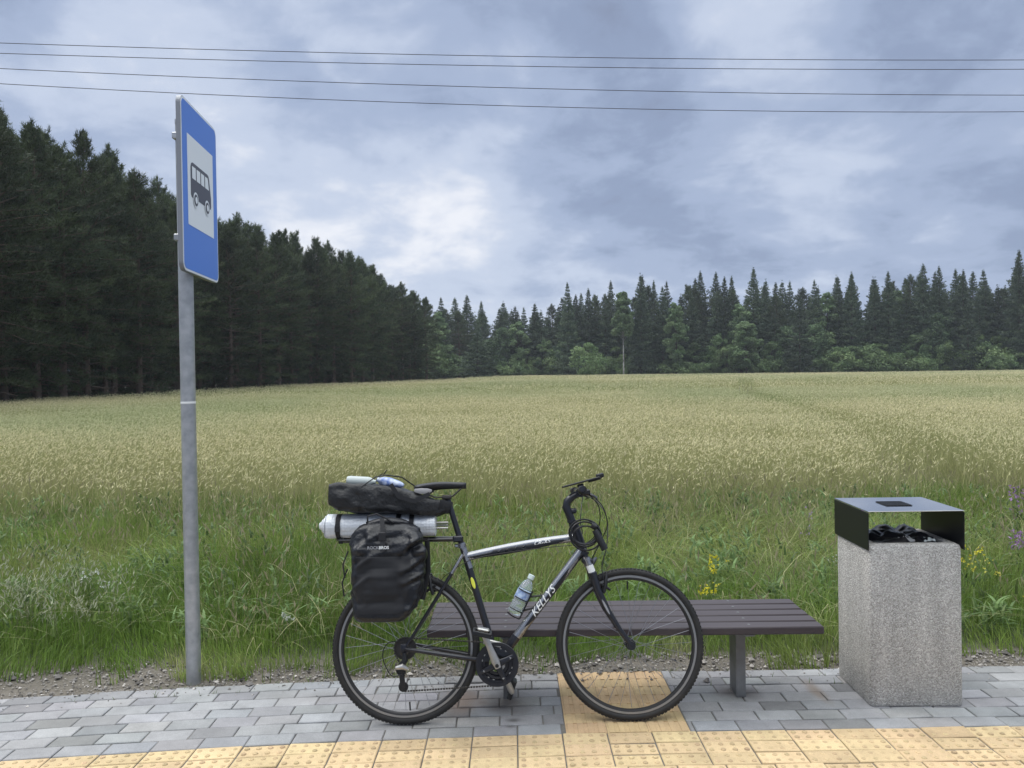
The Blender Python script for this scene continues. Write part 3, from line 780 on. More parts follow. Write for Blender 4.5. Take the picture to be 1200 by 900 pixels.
# far forest: spruces with a few pines and broad-leaved trees
birch = [broad_meshes(500+i, h, w, 0, (.105,.17,.075), (.17,.235,.11), M['birchbark'] if i == 2 else M['bark'], .26, 75, 150, (.12,.12,.45)[i], 'birch') for i, (h, w) in enumerate(((17,2.6),(14,2.7),(18,2.4)))]
G_F = 'pines among the far spruces'; L_F = 'broad crowned pine standing among the far spruces'
G_W = 'broad-leaved trees inside the far forest'; L_W = 'tall leafy tree mixed among the dark far spruces'
G_S = 'spruces of the far forest'
L_S = 'dark spruce in the dense far forest behind the wheat field'
def far_edge(x): return float(np.interp(x, [-40,-16,-8,5,30,60,100,140,215], [150,160,178,180,166,160,152,148,138]))
x = -40.0; n_s = 0
while x < 215:
    for row in range(4):
        if row == 3 and tr.uniform() < .3: continue
        y = far_edge(x) + row*3.4 + tr.normal(0,.9); xx = x + tr.normal(0,.8) + (row % 2)*1.2
        i = tr.integers(0,5) if row else tr.integers(0,6)
        hk = (.93 + .08*fbm(np.array([xx*.09]), np.array([row*3.]), 131)[0])*float(np.interp(xx, [-20,0,15,40,70,100,140], [.86,.90,.95,1.04,1.04,1.06,1.08]))
        if row and tr.uniform() < .24:
            plant_tree('pine_tree', pines[i], xx, y, tr.uniform(0,6.28), tr.uniform(1.1,1.4), hk*tr.uniform(1.12,1.26), L_F, 'pine tree', G_F); continue
        if tr.uniform() < .12:
            plant_tree('birch_tree', birch[i % 2], xx, y-1, tr.uniform(0,6.28), tr.uniform(.9,1.2), hk*tr.uniform(.85,1.08), L_W, 'birch tree', G_W); continue
        plant_tree('spruce_tree', spruces[i], xx, y, tr.uniform(0,6.28), tr.uniform(.85,1.15), hk*tr.uniform(.92,1.06)*.95, L_S, 'spruce tree', G_S); n_s += 1
    x += tr.uniform(2.6,4.2)
plant_tree('spruce_tree', spruces[2], 98.5, 149, 1.0, 1.0, 1.04, 'tallest spruce at the far forest, above the concrete litter bin', 'spruce tree')
plant_tree('spruce_tree', spruces[0], 27.5, 163, 2.0, .9, 1.0, 'lone sharp spruce tip standing clear above the middle of the far forest', 'spruce tree')
plant_tree('spruce_tree', spruces[4], 12.4, 168, 2.0, .9, 1.0, 'spruce with thin ragged top rising over the far forest behind the handlebar', 'spruce tree')
bush = [broad_meshes(520+i, h, w, 0, (.105,.17,.07), (.18,.245,.105), M['bark'], .22, 40, 100, .05, 'bush') for i, (h, w) in enumerate(((5,3.0),(6.5,3.2),(4,2.8)))]
def at_u(u, Y): return (u-600)/901.*Y
for (u, Y, i, s, sz, lab) in ((731,161,2,.95,1.06,'birch with a bare pale trunk among the far spruces'),
        (875,156,1,1.15,.84,'rounded light green birch in front of the far spruces'),
        (1052,158,2,1.0,1.02,'feathery tall birch between spruce tops above the bin'),
        (793,160,0,.9,.95,'slender grey green birch close to the far forest middle'),
        (1120,156,0,.9,.8,'slim birch low in front of the spruces beyond the bin')):
    plant_tree('birch_tree', birch[i], at_u(u,Y), Y, tr.uniform(0,6), s, sz, lab, 'birch tree')
for (u, Y, i, s, sz, lab) in ((560,150,5,1.15,.68,'stocky dark young spruce at the field edge behind the bicycle saddle'),
        (938,152,5,.95,1.0,'narrow bright young spruce in front of the far forest'),
        (1135,149,5,.9,.95,'pointed young spruce in front of the forest above the bin lid'),):
    plant_tree('spruce_tree', spruces[i], at_u(u,Y), Y, 1.3, s, sz, lab, 'spruce tree')
young = [broad_meshes(540+i, h, w, 0, c1, c2, M['bark'], .22, 60, 120, .06, 'young_tree') for i, (h, w, c1, c2) in enumerate(((9,2.5,(.085,.145,.06),(.14,.20,.085)),(12,3.0,(.065,.11,.055),(.11,.165,.075)),(7.5,2.3,(.11,.17,.065),(.175,.24,.09))))]
G_A = 'young broad-leaved trees along the far field edge'
L_A = 'light green young broad-leaved tree before the dark far spruces'
for u in (508,572,590,618,640,662,725,748,815,842,868,905,925,955,975,1012,1033,1075,1098,1148,1172,1195):
    Y = far_edge(at_u(u,155)) - 2.2 + tr.uniform(-1,1)
    plant_tree('young_tree', young[int(tr.integers(0,3))], at_u(u,Y), Y, tr.uniform(0,6), tr.uniform(.9,1.15), tr.uniform(.8,1.15), L_A, 'young tree', G_A)
G_B = 'light green bushes at the foot of the far forest'
L_B = 'light green bush at the foot of the far forest'
for (u, i, s, sz) in ((478,0,1.3,1.1),(498,1,1.3,1.1),(512,0,1.2,1.0),(527,0,1.4,1.1),(545,2,1.1,1.1),(596,2,1.4,1.1),(612,2,.9,.8),(622,2,.9,.7),(655,0,1.1,1.15),(668,2,1.0,1.0),(700,0,1.1,.95),(712,2,1.1,1.15),(727,2,.9,.8),
        (752,1,.8,.95),(790,2,1.2,1.0),(805,2,1.1,.8),(825,2,1.0,.8),(852,1,.9,1.0),(895,2,1.2,.9),(915,2,1.1,.9),(962,2,1.1,1.0),(985,0,1.2,1.1),(1003,1,1.1,.9),(1022,0,1.2,1.2),(1040,2,1.2,1.2),(1060,2,1.2,1.2),
        (1083,2,1.0,.9),(1107,1,.9,1.0),(1128,0,1.2,1.1),(1150,0,1.3,1.2),(1170,2,1.2,1.0),(1190,0,1.2,.9)):
    Y = far_edge(at_u(u,155)) - 4 + tr.uniform(-1,1)
    plant_tree('bush', bush[i], at_u(u,Y), Y, tr.uniform(0,6), s*1.05, sz*1.05, L_B, 'bush', G_B)
plant_tree('bush', bush[1], at_u(686,158), 156, .4, 1.15, 1.12, 'biggest rounded pale green bush at the far field edge', 'bush')

# ------------------------------------------------------------------ overhead wires
for zl, zm, zr, lab in ((7.90,7.82,7.93,'topmost thin dark overhead wire crossing the sky'), (7.71,7.63,7.74,'second overhead wire from the top crossing the sky'),
                   (7.43,7.21,7.21,'third overhead wire from the top crossing the sky'), (7.15,6.86,6.87,'lowest overhead wire, passing just above the bus stop sign')):
    xs = np.linspace(-38, 38, 90); cf = np.polyfit([-9.35,0,10.6],[zl,zm,zr],2)
    b = MB(); b.tube(np.stack([xs, 15+xs*.08, np.polyval(cf, xs)],1), .0062, 6)
    tag(b.build('overhead_wire', M['wire']), lab, 'wire', 'overhead wires')

# ------------------------------------------------------------------ bus stop sign
sign = thing('bus_stop_sign', 'blue bus stop sign on a grey steel post', 'sign', loc=(-1.745, 4.14, -.02))
sign.rotation_euler.z = 0
b = MB(); b.lathe([(.038,-.05),(.038,3.0)], 32, 0, 'z'); b.lathe([(.0395,3.0),(.0395,3.02),(.02,3.03)], 24, 0, 'z')
b.build('post', M['galv'], sign, sharp=50)
b = MB(); b.lathe([(.0384,1.500),(.0388,1.501),(.0388,1.511),(.0384,1.512)], 32, 0, 'z'); b.build('reflective_band', M['white'], sign)
SX = Matrix.Translation((.054, .085, 2.19)) @ Matrix.Rotation(R(4.6), 4, 'Z')   # panel: width along y, face towards +x
panel = bpy.data.objects.new('sign_panel_root', None)
def rrect(w, h, r, n=6, c=(0,0)):
    P = []
    for cx_, cy_, a0 in ((w/2-r,h/2-r,0),(-w/2+r,h/2-r,90),(-w/2+r,-h/2+r,180),(w/2-r,-h/2+r,270)):
        for i in range(n+1):
            a = R(a0+90*i/n); P.append((c[0]+cx_+r*math.cos(a), c[1]+cy_+r*math.sin(a)))
    return P
bpy.data.objects.remove(panel)
def on_sign(b, name, m, parent, sharp=30):
    o = b.build(name, m, parent, smooth=False); o.matrix_local = SX; return o
b = MB(); o_ = rrect(.60,.90,.045); i_ = rrect(.585,.885,.038)
b.prism([(y, z+.45) for y, z in o_], -.022, 0.0, 0, 'yz')
pan = on_sign(b, 'panel', [M['sign_edge']], sign)
def flat(poly, h, name, m, parent):
    bb = MB(); n = len(poly); bb.add([(h, y, z+.45) for y, z in poly] + [(h-.0015, y, z+.45) for y, z in poly],
        [tuple(range(n))] + [(i, (i+1) % n, n+(i+1) % n, n+i) for i in range(n)], 0)
    return bb.build(name, m, parent, smooth=False)
rim = flat(rrect(.594,.894,.043), .0016, 'white_border', M['sign_white'], pan)
flat(rrect(.572,.872,.034), .0028, 'blue_field', M['sign_blue'], pan)
flat([(-.215,-.20),(.215,-.20),(.215,.275),(-.215,.275)], .004, 'white_field', M['sign_white'], pan)
BT = lambda poly: [(y*.92, (z-.06)*.92-.005) for y, z in poly]
def bus_poly(): return [(-.185,-.005),(-.185,.125),(-.172,.15),(-.15,.158),(.12,.158),(.145,.15),(.155,.13),(.178,.045),(.185,.025),(.185,-.03),(.172,-.045),(-.172,-.045),(-.185,-.03)]
flat(BT([(y, z+.06) for y, z in bus_poly()]), .0052, 'bus_symbol', M['sign_black'], pan)
bb = MB()
def addflat(poly, h):
    n = len(poly); bb.add([(h, y, z+.45) for y, z in BT(poly)], [tuple(range(n))], 0)
for y0, y1 in ((-.165,-.10),(-.085,-.02),(-.005,.055)):
    addflat([(y0,.125),(y1,.125),(y1,.195),(y0,.195)], .0062)
addflat([(.07,.125),(.142,.125),(.128,.178),(.118,.195),(.07,.195)], .0062)
bb.build('bus_windows', M['sign_white'], pan, smooth=False)
for cy_ in (-.105, .105):
    bb = MB(); ring = lambda r: [(cy_+r*math.cos(t), .01+r*math.sin(t)) for t in np.linspace(0,2*PI,28)[:-1]]
    addflat(ring(.046), .0064); ww = bb.build('bus_wheel_ring', M['sign_white'], pan, smooth=False)
    bb = MB(); addflat(ring(.034), .0076); bb.build('bus_wheel_tyre', M['sign_black'], pan, smooth=False)
    bb = MB(); addflat(ring(.020), .0088); bb.build('bus_wheel_hub', M['sign_white'], pan, smooth=False)
b = MB()
for z in (2.36, 2.90): b.box((.0,.0,z+.03),(.086,.086,.035),0,bev=.004); b.box((.03,.085,z+.03),(.014,.30,.03),0,bev=.003)
b.build('bracket', M['galv'], sign)

# ------------------------------------------------------------------ bench
bench = thing('park_bench', 'backless slatted bench in dark plum paint on two steel legs', 'bench', loc=(.513, 3.85, 0))
bench.rotation_euler.z = R(-1.0)
b = MB(); L_ = 1.875
for i in range(5):
    y = -.235 + .046 + i*.0945
    b.box((rng.normal(0,.002), y, .3815+rng.normal(0,.0008)), (L_, .081, .037), 0, bev=.005)
seat = b.build('seat', M['plum'], bench, sharp=40)
b = MB()
for x in (-.56, .60):
    for i in range(5): b.lathe([(.007,.3995),(.007,.4015),(.004,.4022)], 10, 0, 'z', (x, -.189+.0945*i, 0))
b.build('bolt_heads', M['bench_steel'], seat)
for x in (-.575, .575):
    b = MB()
    b.box((x, 0, .185), (.006, .12, .37), 0); b.box((x+.022, -.058, .185), (.042, .006, .37), 0, bev=.001); b.box((x+.022, .058, .185), (.042, .006, .37), 0, bev=.001)
    b.box((x+.042, 0, .185), (.006, .109, .37), 0)
    b.build('leg', M['bench_steel'], bench)
    b = MB(); b.box((x+.02, 0, .3575), (.05, .44, .008), 0, bev=.001); b.build('seat_bracket', M['bench_steel'], bench)

# ------------------------------------------------------------------ litter bin
binn = thing('litter_bin', 'square concrete litter bin with folded black metal lid', 'litter bin', loc=(1.905, 3.83, 0))
binn.rotation_euler.z = R(-1.5)
W, D, H = .436, .39, .772
b = MB(); r = .018
def ring(w, d, z, rad): return np.array([(x, y, z) for x, y in rrect(w, d, rad, 4)])
rings = [ring(W-.01,D-.01,.002,.016), ring(W,D,.012,.018), ring(W,D,H-.02,.018), ring(W-.008,D-.008,H-.006,.018), ring(W-.03,D-.03,H,.016), ring(W-.10,D-.10,H,.02), ring(W-.11,D-.11,H-.01,.02), ring(W-.11,D-.11,.25,.02)]
b.loft(rings, 0); b.build('body', M['aggregate'], binn, sharp=50)
lid = MB(); t = .004; LW, LD, z1, z0 = .452, .405, .932, .748
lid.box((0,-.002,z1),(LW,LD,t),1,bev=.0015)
lid.box((-LW/2+t/2+.0002,-.002,(z0+z1)/2-.003),(t,LD,z1-z0-.006+.002),0,bev=.0015); lid.box((LW/2-t/2-.0002,-.002,(z0+z1)/2-.003),(t,LD,z1-z0-.006+.002),0,bev=.0015)
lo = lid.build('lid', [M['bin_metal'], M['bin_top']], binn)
gr = MB(); gr.box((-.01,.0,z1+.0025),(.125,.125,.0012),0)
gro = gr.build('ashtray', M['bin_dark'], lo)
gr = MB()
for i in range(7): gr.box((-.01-.054+.018*i, 0, z1+.0042),(.0055,.128,.0016),0)
for i in range(7): gr.box((-.01, -.054+.018*i, z1+.0058),(.128,.0055,.0016),0)
gr.build('grille', M['bin_metal'], gro)
def crumple(name, c, dims, amp, sc_, seed, m, label, cat, n=46, dome=.5, rotz=0):
    """a crumpled film: closed bulging sheet with sharp folds"""
    g_ = np.linspace(-1,1,n); U, Vv = np.meshgrid(g_, g_); u, v = U.ravel(), Vv.ravel()
    e = np.clip(1-np.maximum(np.abs(u),np.abs(v))**2.4, 0, 1)
    fold = np.abs(fbm(u*sc_+3, v*sc_, seed, 4)-.5)*2
    z = dims[2]*(e**dome)*(.55+.9*(fold-.25)) + amp*(fbm(u*sc_*2, v*sc_*2, seed+5)-.5)*e
    x = u*dims[0]/2*(1+.05*(fbm(v*2+7, u*2, seed+8)-.5)); y = v*dims[1]/2
    V_ = np.stack([x, y, z], 1)+0.0
    V2 = np.stack([x*.97, y*.97, np.minimum(z-.012, -.015)], 1)
    I = (np.arange(n-1)[:,None]*n + np.arange(n-1)[None,:]).ravel(); Q = np.stack([I,I+1,I+n+1,I+n],1)
    bd = list(range(n)) + [i*n+n-1 for i in range(1,n)] + [n*n-2-i for i in range(n-1)] + [(n-2-i)*n for i in range(n-2)]
    bd = np.array(bd); S = np.stack([bd, np.roll(bd,-1), np.roll(bd,-1)+n*n, bd+n*n],1)
    me = make_mesh(name, np.concatenate([V_,V2]), [Q, Q[:,::-1]+n*n, S], [m], smooth=True, sharp=50)
    o = link(name, me); o.location = c; o.rotation_euler.z = rotz
    return tag(o, label, cat)
crumple('bin_liner', (1.885,3.84,H-.02), (.37,.33,.085), .035, 1.5, 5, M['trash'], 'crumpled black bin liner full of rubbish under the bin lid', 'bin liner')
crumple('crumpled_paper', (1.895,3.735,H+.0), (.085,.06,.04), .03, 1.8, 15, M['paper'], 'pale crumpled paper lying on the black bin liner', 'litter', 20)
crumple('crumpled_wrapper', (2.005,3.725,H-.004), (.06,.05,.028), .03, 2.2, 25, M['pearl'], 'small white wrapper in the bin near its outer side panel', 'litter', 18)
#PART3
# ------------------------------------------------------------------ bicycle (x forward, y away from the road, z up)
BIKE = Matrix.Translation((-.5145, 3.535, 0.0)) @ Matrix.Rotation(R(-9), 4, 'X')
bike = thing('bicycle', 'silver and black touring bicycle leaning against the bench', 'bicycle', mat=BIKE)
RH = np.array([0, 0, .345]); FH = np.array([1.046, 0, .345]); BB = np.array([.426, 0, .272])
def wheel(name, hub, rear):
    tyre = MB(); prof = []
    for i in range(16):
        a = 2*PI*i/16; rr_ = .0170
        prof.append((.3275 + rr_*math.cos(a), .0180*math.sin(a)))
    tyre.lathe(prof, 96, 0, 'y', closed=True)
    # tread blocks
    for k in range(120):
        a = 2*PI*k/120
        for s in (-1, 1):
            aa = a + (PI/120 if s > 0 else 0); d = np.array([math.cos(aa),0,math.sin(aa)])
            rot = Matrix.Rotation(-aa, 3, 'Y')
            tyre.box(d*.3400+np.array([0,s*.0085,0]), (.0085,.0085,.0115), 0, rot)
    root = bpy.data.objects.new(name, None); col.objects.link(root); root.parent = bike; root.location = hub
    tyre.build('tyre', M['rubber'], root, sharp=40)
    rim = MB(); rim.lathe([(.313,-.0115),(.311,-.0122),(.297,-.0122)], 96, 1, 'y'); 
    rim = MB()
    rim.lathe([(.316,-.011),(.314,-.0122),(.302,-.0122),(.294,-.009),(.290,0),(.294,.009),(.302,.0122),(.314,.0122),(.316,.011)], 96, 0, 'y', closed=True)
    for s in (-1,1): rim.lathe([(.3120,s*.0124),(.3120,s*.0129),(.3025,s*.0129),(.3025,s*.0124)], 96, 1, 'y', closed=True)
    rm = rim.build('rim', [M['rim'], M['brake_track']], root, sharp=40)
    sp = MB(); hw = .027
    for k in range(32):
        s = -1 if k % 2 else 1; a = 2*PI*k/32
        tw_ = (1 if (k//2) % 2 else -1)*R(62); h_ = .021
        p0 = (h_*math.cos(a+tw_), s*hw, h_*math.sin(a+tw_)); p1 = (.286*math.cos(a), s*.004, .286*math.sin(a))
        sp.tube([p0, p1], .0011, 5)
    sp.build('spokes', M['spoke'], root)
    hb = MB(); hb.lathe([(.006,-.05),(.009,-.05),(.009,-.036),(.024,-.030),(.024,-.026),(.013,-.022),(.012,.022),(.024,.026),(.024,.030),(.009,.036),(.009,.05),(.006,.05)], 24, 0, 'y')
    hb.build('hub', M['plastic'], root, sharp=30)
    v = MB(); v.tube([(0,0,.284),(0,0,.246)] if not rear else [(.02,0,-.283),(.017,0,-.245)], .0035, 8); v.build('valve', M['plastic'], root)
    if rear:
        cs = MB(); rs = [.052,.047,.042,.037,.033,.029,.025,.022]
        for i, r in enumerate(rs):
            y = -.034 - .0042*i; prof = []
            cs.lathe([(r-.004,y),(r,y),(r,y-.0018),(r-.004,y-.0018)], 30, 0, 'y')
        cs.build('cassette', M['chain'], root, sharp=30)
    return root
wheel('rear_wheel', RH, True); wheel('front_wheel', FH, False)
def P3(x, z, y=0): return np.array([x, y, z])
SC = P3(.262,.812); TB = P3(.279,.752); TF = P3(.836,.838); DT = P3(.846,.79)
ST = P3(.262,.770)
fr = MB()
fr.tube([BB, P3(.262,.818)], .0165, 18, 1)                              # seat tube, black
fr.tube([P3(.30,.70), P3(.262,.818)], .0168, 18, 0, cap=False)          # its bare upper end
k = 9; tt = np.linspace(0,1,k)
top = np.array([TB*(1-t)+TF*t + P3(0, .010*math.sin(PI*t)) for t in tt])
fr.tube(top, .018, 18, 0, ell=(.85,1.1))
dn = np.array([BB*(1-t)+DT*t for t in tt]); fr.tube(dn, np.linspace(.0205,.0215,k), 20, 0)
fr.tube(np.array([BB*(1-t)+DT*t for t in (0,.1,.22)]), .0219, 20, 1, cap=True)
fr.tube([P3(.797,.905), P3(.840,.770)], .0235, 20, 1)                   # head tube
for p in (P3(.794,.912), P3(.843,.763)): fr.lathe([(.026,-.006),(.026,.006)], 20, 1, 'z', p)
fr.lathe([(.022,-.036),(.022,.036)], 20, 1, 'y', BB)
for s in (-1, 1):
    a = P3(.268,.765,s*.018); m_ = P3(.150,.575,s*.046); e = P3(.004,.352,s*.063)
    fr.tube([a, a*.55+m_*.45], .0085, 10, 0); fr.tube([a*.55+m_*.45, m_, e], [.0085,.0085,.0075], 10, 1)
    fr.tube([P3(.385,.282,s*.03), P3(.25,.305,s*.046), P3(.005,.347,s*.064)], [.012,.0115,.009], 12, 1)
    fr.box(P3(.0,.345,s*.064), (.036,.006,.05), 1, bev=.002)
fr.tube([P3(.150,.575,-.046), P3(.150,.575,.046)], .007, 8, 1)
frame = fr.build('frame', [M['silver'], M['black_paint']], bike, sharp=50)
def wrap_text(txt, size, p0, p1, r, mname, name, lift=.0006, shear=0., bold=0., center=.5, dv=0.0, flipside=-1):
    """lettering bent round the near side of a tube running p0 -> p1"""
    V_, F_ = text_geo(txt, size, 0, shear, bold, 9); ax = unit((p1-p0)[None])[0]; c0 = p0*(1-center)+p1*center
    upn = np.cross(ax, np.array([0,flipside*1.,0])); upn = unit(upn[None])[0]
    if upn[2] < 0: upn = -upn
    th = (V_[:,1]+dv)/r
    Q = c0 + V_[:,:1]*ax + upn*((r+lift)*np.sin(th))[:,None] + np.array([0,-1,0])*((r+lift)*np.cos(th))[:,None]
    b = MB(); b.add(Q, F_, 0); return b.build(name, M[mname], frame, smooth=False, fix=False)
# paint scheme: dark flashes along the tubes with the lettering over them
def flash(p0, p1, r, s0, s1, d0, d1, name, mname, n=14, slant=0.):
    ax = unit((p1-p0)[None])[0]; Ln = np.linalg.norm(p1-p0); upn = np.cross(np.array([0,1.,0]), ax)*-1
    if upn[2] < 0: upn = -upn
    V_ = []; b = MB(); kk = 7
    for i in range(n+1):
        t = s0+(s1-s0)*i/n
        wv_ = math.sin(PI*min(1,max(0,i/n)))**.5 if slant == 0 else 1
        for j in range(kk):
            d = d0+(d1-d0)*j/(kk-1); d = d*wv_ + 0*(1-wv_)
            V_.append(p0+ax*(t*Ln + slant*(d-d0)) + (r+.0004)*(upn*math.sin(d)+np.array([0,-1,0])*math.cos(d)))
    F_ = [(i*kk+j, i*kk+j+1, (i+1)*kk+j+1, (i+1)*kk+j) for i in range(n) for j in range(kk-1)]
    b.add(V_, F_, 0); return b.build(name, M[mname], frame, fix=False)
flash(top[0], top[-1], .0205, .02, .80, -1.1, -.25, 'tube_flash', 'graphic')
for q in range(5): flash(top[0], top[-1], .0207, .22+.07*q, .27+.07*q, -.2, .55, 'tube_flash', 'graphic', 3, slant=.02)
flash(top[0], top[-1], .0207, .50, .86, -.55, .45, 'tube_flash', 'graphic')
wrap_text('CR-XS', .028, top[0]+P3(0,.008), top[-1]+P3(0,.008), .0212, 'white', 'lettering', shear=.35, bold=.0006, center=.655)
flash(BB, DT, .0222, .30, .82, -.95, .15, 'tube_flash', 'graphic')
wrap_text('KELLYS', .050, BB, DT, .0228, 'white', 'lettering', .0008, .45, .0004, .52, .002)
flash(BB, SC, .0170, .62, .72, -.5, .5, 'seat_tube_flash', 'yellowdecal')
# fork
fk = MB()
fk.tube([P3(.842,.766), P3(.8565,.722)], .017, 14, 0); fk.box(P3(.856,.728), (.05,.128,.034), 0, Matrix.Rotation(R(17.3),3,'Y'), bev=.008)
for s in (-1,1):
    pth = [P3(.878,.676,s*.052), P3(.898,.60,s*.053), P3(.943,.50,s*.054), P3(.990,.425,s*.054), P3(1.046,.345,s*.054)]
    fk.tube(pth, [.0195,.0185,.0155,.013,.011], 14, 0); fk.lathe([(.019,-.007),(.019,.007)], 18, 0, 'y', P3(1.046,.345,s*.056))
fk.tube([P3(.868,.700,-.053), P3(.884,.722,-.045), P3(.90,.735,0), P3(.884,.722,.045), P3(.868,.700,.053)], .009, 8, 0)
fork = fk.build('fork', M['black_paint'], bike, sharp=45)
for s in (-1,1):
    b = MB(); b.tube([P3(.851,.745,s*.052), P3(.879,.668,s*.052)], .0165, 14); b.build('stanchion', M['silver'], fork, sharp=50)
b = MB(); b.tube([P3(.851,.745,-.053)*.55+P3(.879,.668,-.053)*.45, P3(.851,.745,-.053)*.15+P3(.879,.668,-.053)*.85], .0172, 14); b.build('stanchion_label', M['white'], fork)
flash(P3(.915,.558,-.054), P3(.950,.487,-.0545), .0160, 0, 1, -.3, .3, 'fork_decal', 'greyprint').parent = fork
# stem and bars
b = MB(); b.tube([P3(.794,.905), P3(.778,.950), P3(.766,.980), P3(.772,1.006), P3(.798,1.030), P3(.832,1.046)], [.0195,.0195,.021,.020,.0175,.017], 14)
b.lathe([(.023,-.022),(.023,.022)], 18, 0, 'y', P3(.834,1.048)); b.box(P3(.800,.962), (.03,.03,.026), 0, bev=.006)
b.build('stem', M['black_paint'], bike, sharp=45)
hbm = MB(); bar = [P3(.818,1.062,.30), P3(.828,1.056,.15), P3(.834,1.05,.05), P3(.834,1.05,-.05), P3(.828,1.056,-.15), P3(.818,1.062,-.30)]
hbm.tube(bar, .0127, 14); hb = hbm.build('handlebar', M['black_paint'], bike)
for s in (-1,1):
    b = MB(); q = [P3(.824,1.059,s*(.185+.012*i)) for i in range(10)]
    b.tube(q, [.0165 if i % 2 else .0175 for i in range(10)], 14); b.build('grip', M['rubber'], hb)
    b = MB(); b.box(P3(.845,1.048,s*.155), (.045,.035,.03), 0, bev=.008); b.build('shifter', M['plastic'], hb)
    b = MB(); b.tube([P3(.850,1.045,s*.15), P3(.882,1.030,s*.165), P3(.892,1.022,s*.20), P3(.884,1.016,s*.27)], [.008,.007,.0055,.005], 8); b.build('brake_lever', M['black_paint'], hb)
b = MB(); rot = Matrix.Rotation(R(-14), 3, 'Y')
b.box(P3(.838,1.097), (.185,.078,.009), 0, rot, bev=.003); b.box(P3(.838,1.075), (.03,.04,.03), 0, rot, bev=.005); b.box(P3(.905,1.108), (.06,.05,.012), 0, rot, bev=.003)
ph = b.build('phone_holder', M['plastic'], bike)
b = MB(); b.box(P3(.932,1.127), (.038,.034,.024), 0, rot, bev=.006); b.build('front_light', M['plastic'], bike)
cb = MB()
def cable(pts, r=.0026):
    P = np.array(pts); t = np.linspace(0, len(P)-1, 10*len(P)); i = np.clip(t.astype(int), 0, len(P)-2); f = (t-i)[:,None]
    p0, p1, p2, p3 = P[np.maximum(i-1,0)], P[i], P[i+1], P[np.minimum(i+2,len(P)-1)]
    Q = .5*((2*p1)+(-p0+p2)*f+(2*p0-5*p1+4*p2-p3)*f*f+(-p0+3*p1-3*p2+p3)*f**3)
    cb.tube(Q, r, 6)
cable([P3(.865,1.04,-.15), P3(.925,.985,-.12), P3(.952,.90,-.07), P3(.93,.83,-.03), P3(.88,.74,-.03), P3(.862,.70,-.02)])
cable([P3(.865,1.035,-.14), P3(.91,.985,-.10), P3(.918,.91,-.06), P3(.895,.84,-.02), P3(.84,.80,-.02)])
cable([P3(.86,1.04,.14), P3(.845,.97,.08), P3(.836,.91,.05), P3(.84,.85,.025), P3(.80,.815,.02)])
cable([P3(.86,1.04,.15), P3(.93,1.0,.12), P3(.965,.92,.05), P3(.955,.80,.0), P3(.925,.70,-.03), P3(.935,.62,-.045)])
cable([P3(-.005,.38,-.068), P3(-.075,.375,-.07), P3(-.098,.315,-.07), P3(-.06,.235,-.07), P3(-.01,.235,-.07)])
cable([P3(.785,.80,-.02), P3(.70,.795,-.021), P3(.5,.775,-.022), P3(.32,.745,-.022), P3(.20,.68,-.03), P3(.150,.63,-.03)], .0018)
cb.build('cables', M['cable'], bike)
# brakes
def vbrake(c, sl):
    b = MB()
    for s in (-1,1):
        b.tube([c+P3(0,-.012,s*.052), c+P3(.012*sl,.02,s*.058), c+P3(.02*sl,.075,s*.036)], [.009,.008,.006], 8)
        b.box(c+P3(.014*sl,.012,s*.026), (.055,.012,.011), 0, Matrix.Rotation(R(32*sl),3,'Y'), bev=.003); b.tube([c+P3(.012*sl,.014,s*.026), c+P3(.012*sl,.014,s*.06)], .0045, 8)
    b.tube([c+P3(.02*sl,.072,-.04), c+P3(.022*sl,.076,.04)], .002, 6)
    b.build('rim_brake', M['plastic'], bike)
vbrake(P3(.925,.595), 1); vbrake(P3(.132,.600), -1)
# saddle and post
b = MB(); b.tube([P3(.262,.812), P3(.196,1.028)], .0138, 16); b.build('seatpost', M['black_paint'], bike)
b = MB(); b.lathe([(.0205,-.011),(.0205,.011)], 18, 0, 'z', P3(.264,.806)); b.box(P3(.240,.806), (.022,.014,.016), 0, bev=.003); b.build('seat_clamp', M['silver'], bike)
sd = MB(); rings = []
for t in np.linspace(0, 1, 22):
    x = .036 + .250*t; hw_ = .072*(1-smooth(.12,.62,t)) + .019*smooth(.12,.62,t); hw_ *= min(1,(t/.07+.15))**.5*min(1,((1-t)/.05+.12))**.5
    zc = 1.082 + .014*t + .008*math.sin(t*PI*1.2) + .016*smooth(.25,0,t)*0 ; th_ = .046*(1-.5*t)
    a = np.arange(20)*2*PI/20
    rings.append(np.stack([np.full(20,x), hw_*np.cos(a), zc + np.where(np.sin(a) > 0, .013*np.sin(a), th_*.72*np.sin(a))*min(1,(t/.06+.2))], 1))
sd.loft(rings, 0); sad = sd.build('saddle', M['saddle'], bike, sharp=60)
for s in (-1,1):
    pts = [P3(.045,1.070,s*.0745), P3(.075,1.066,s*.0755), P3(.105,1.066,s*.066), P3(.125,1.068,s*.052)]
    b = MB(); b.tube(pts, [.007,.013,.012,.005], 10, ell=(.35,1.1)); b.build('side_panel', M['saddle_grey'], sad)
b = MB()
for s in (-1,1): b.tube([P3(.085,1.055,s*.02), P3(.14,1.035,s*.022), P3(.22,1.040,s*.022), P3(.268,1.082,s*.006)], .0036, 8)
b.box(P3(.193,1.036), (.045,.05,.022), 0, bev=.005); b.build('rails', M['chain'], sad)
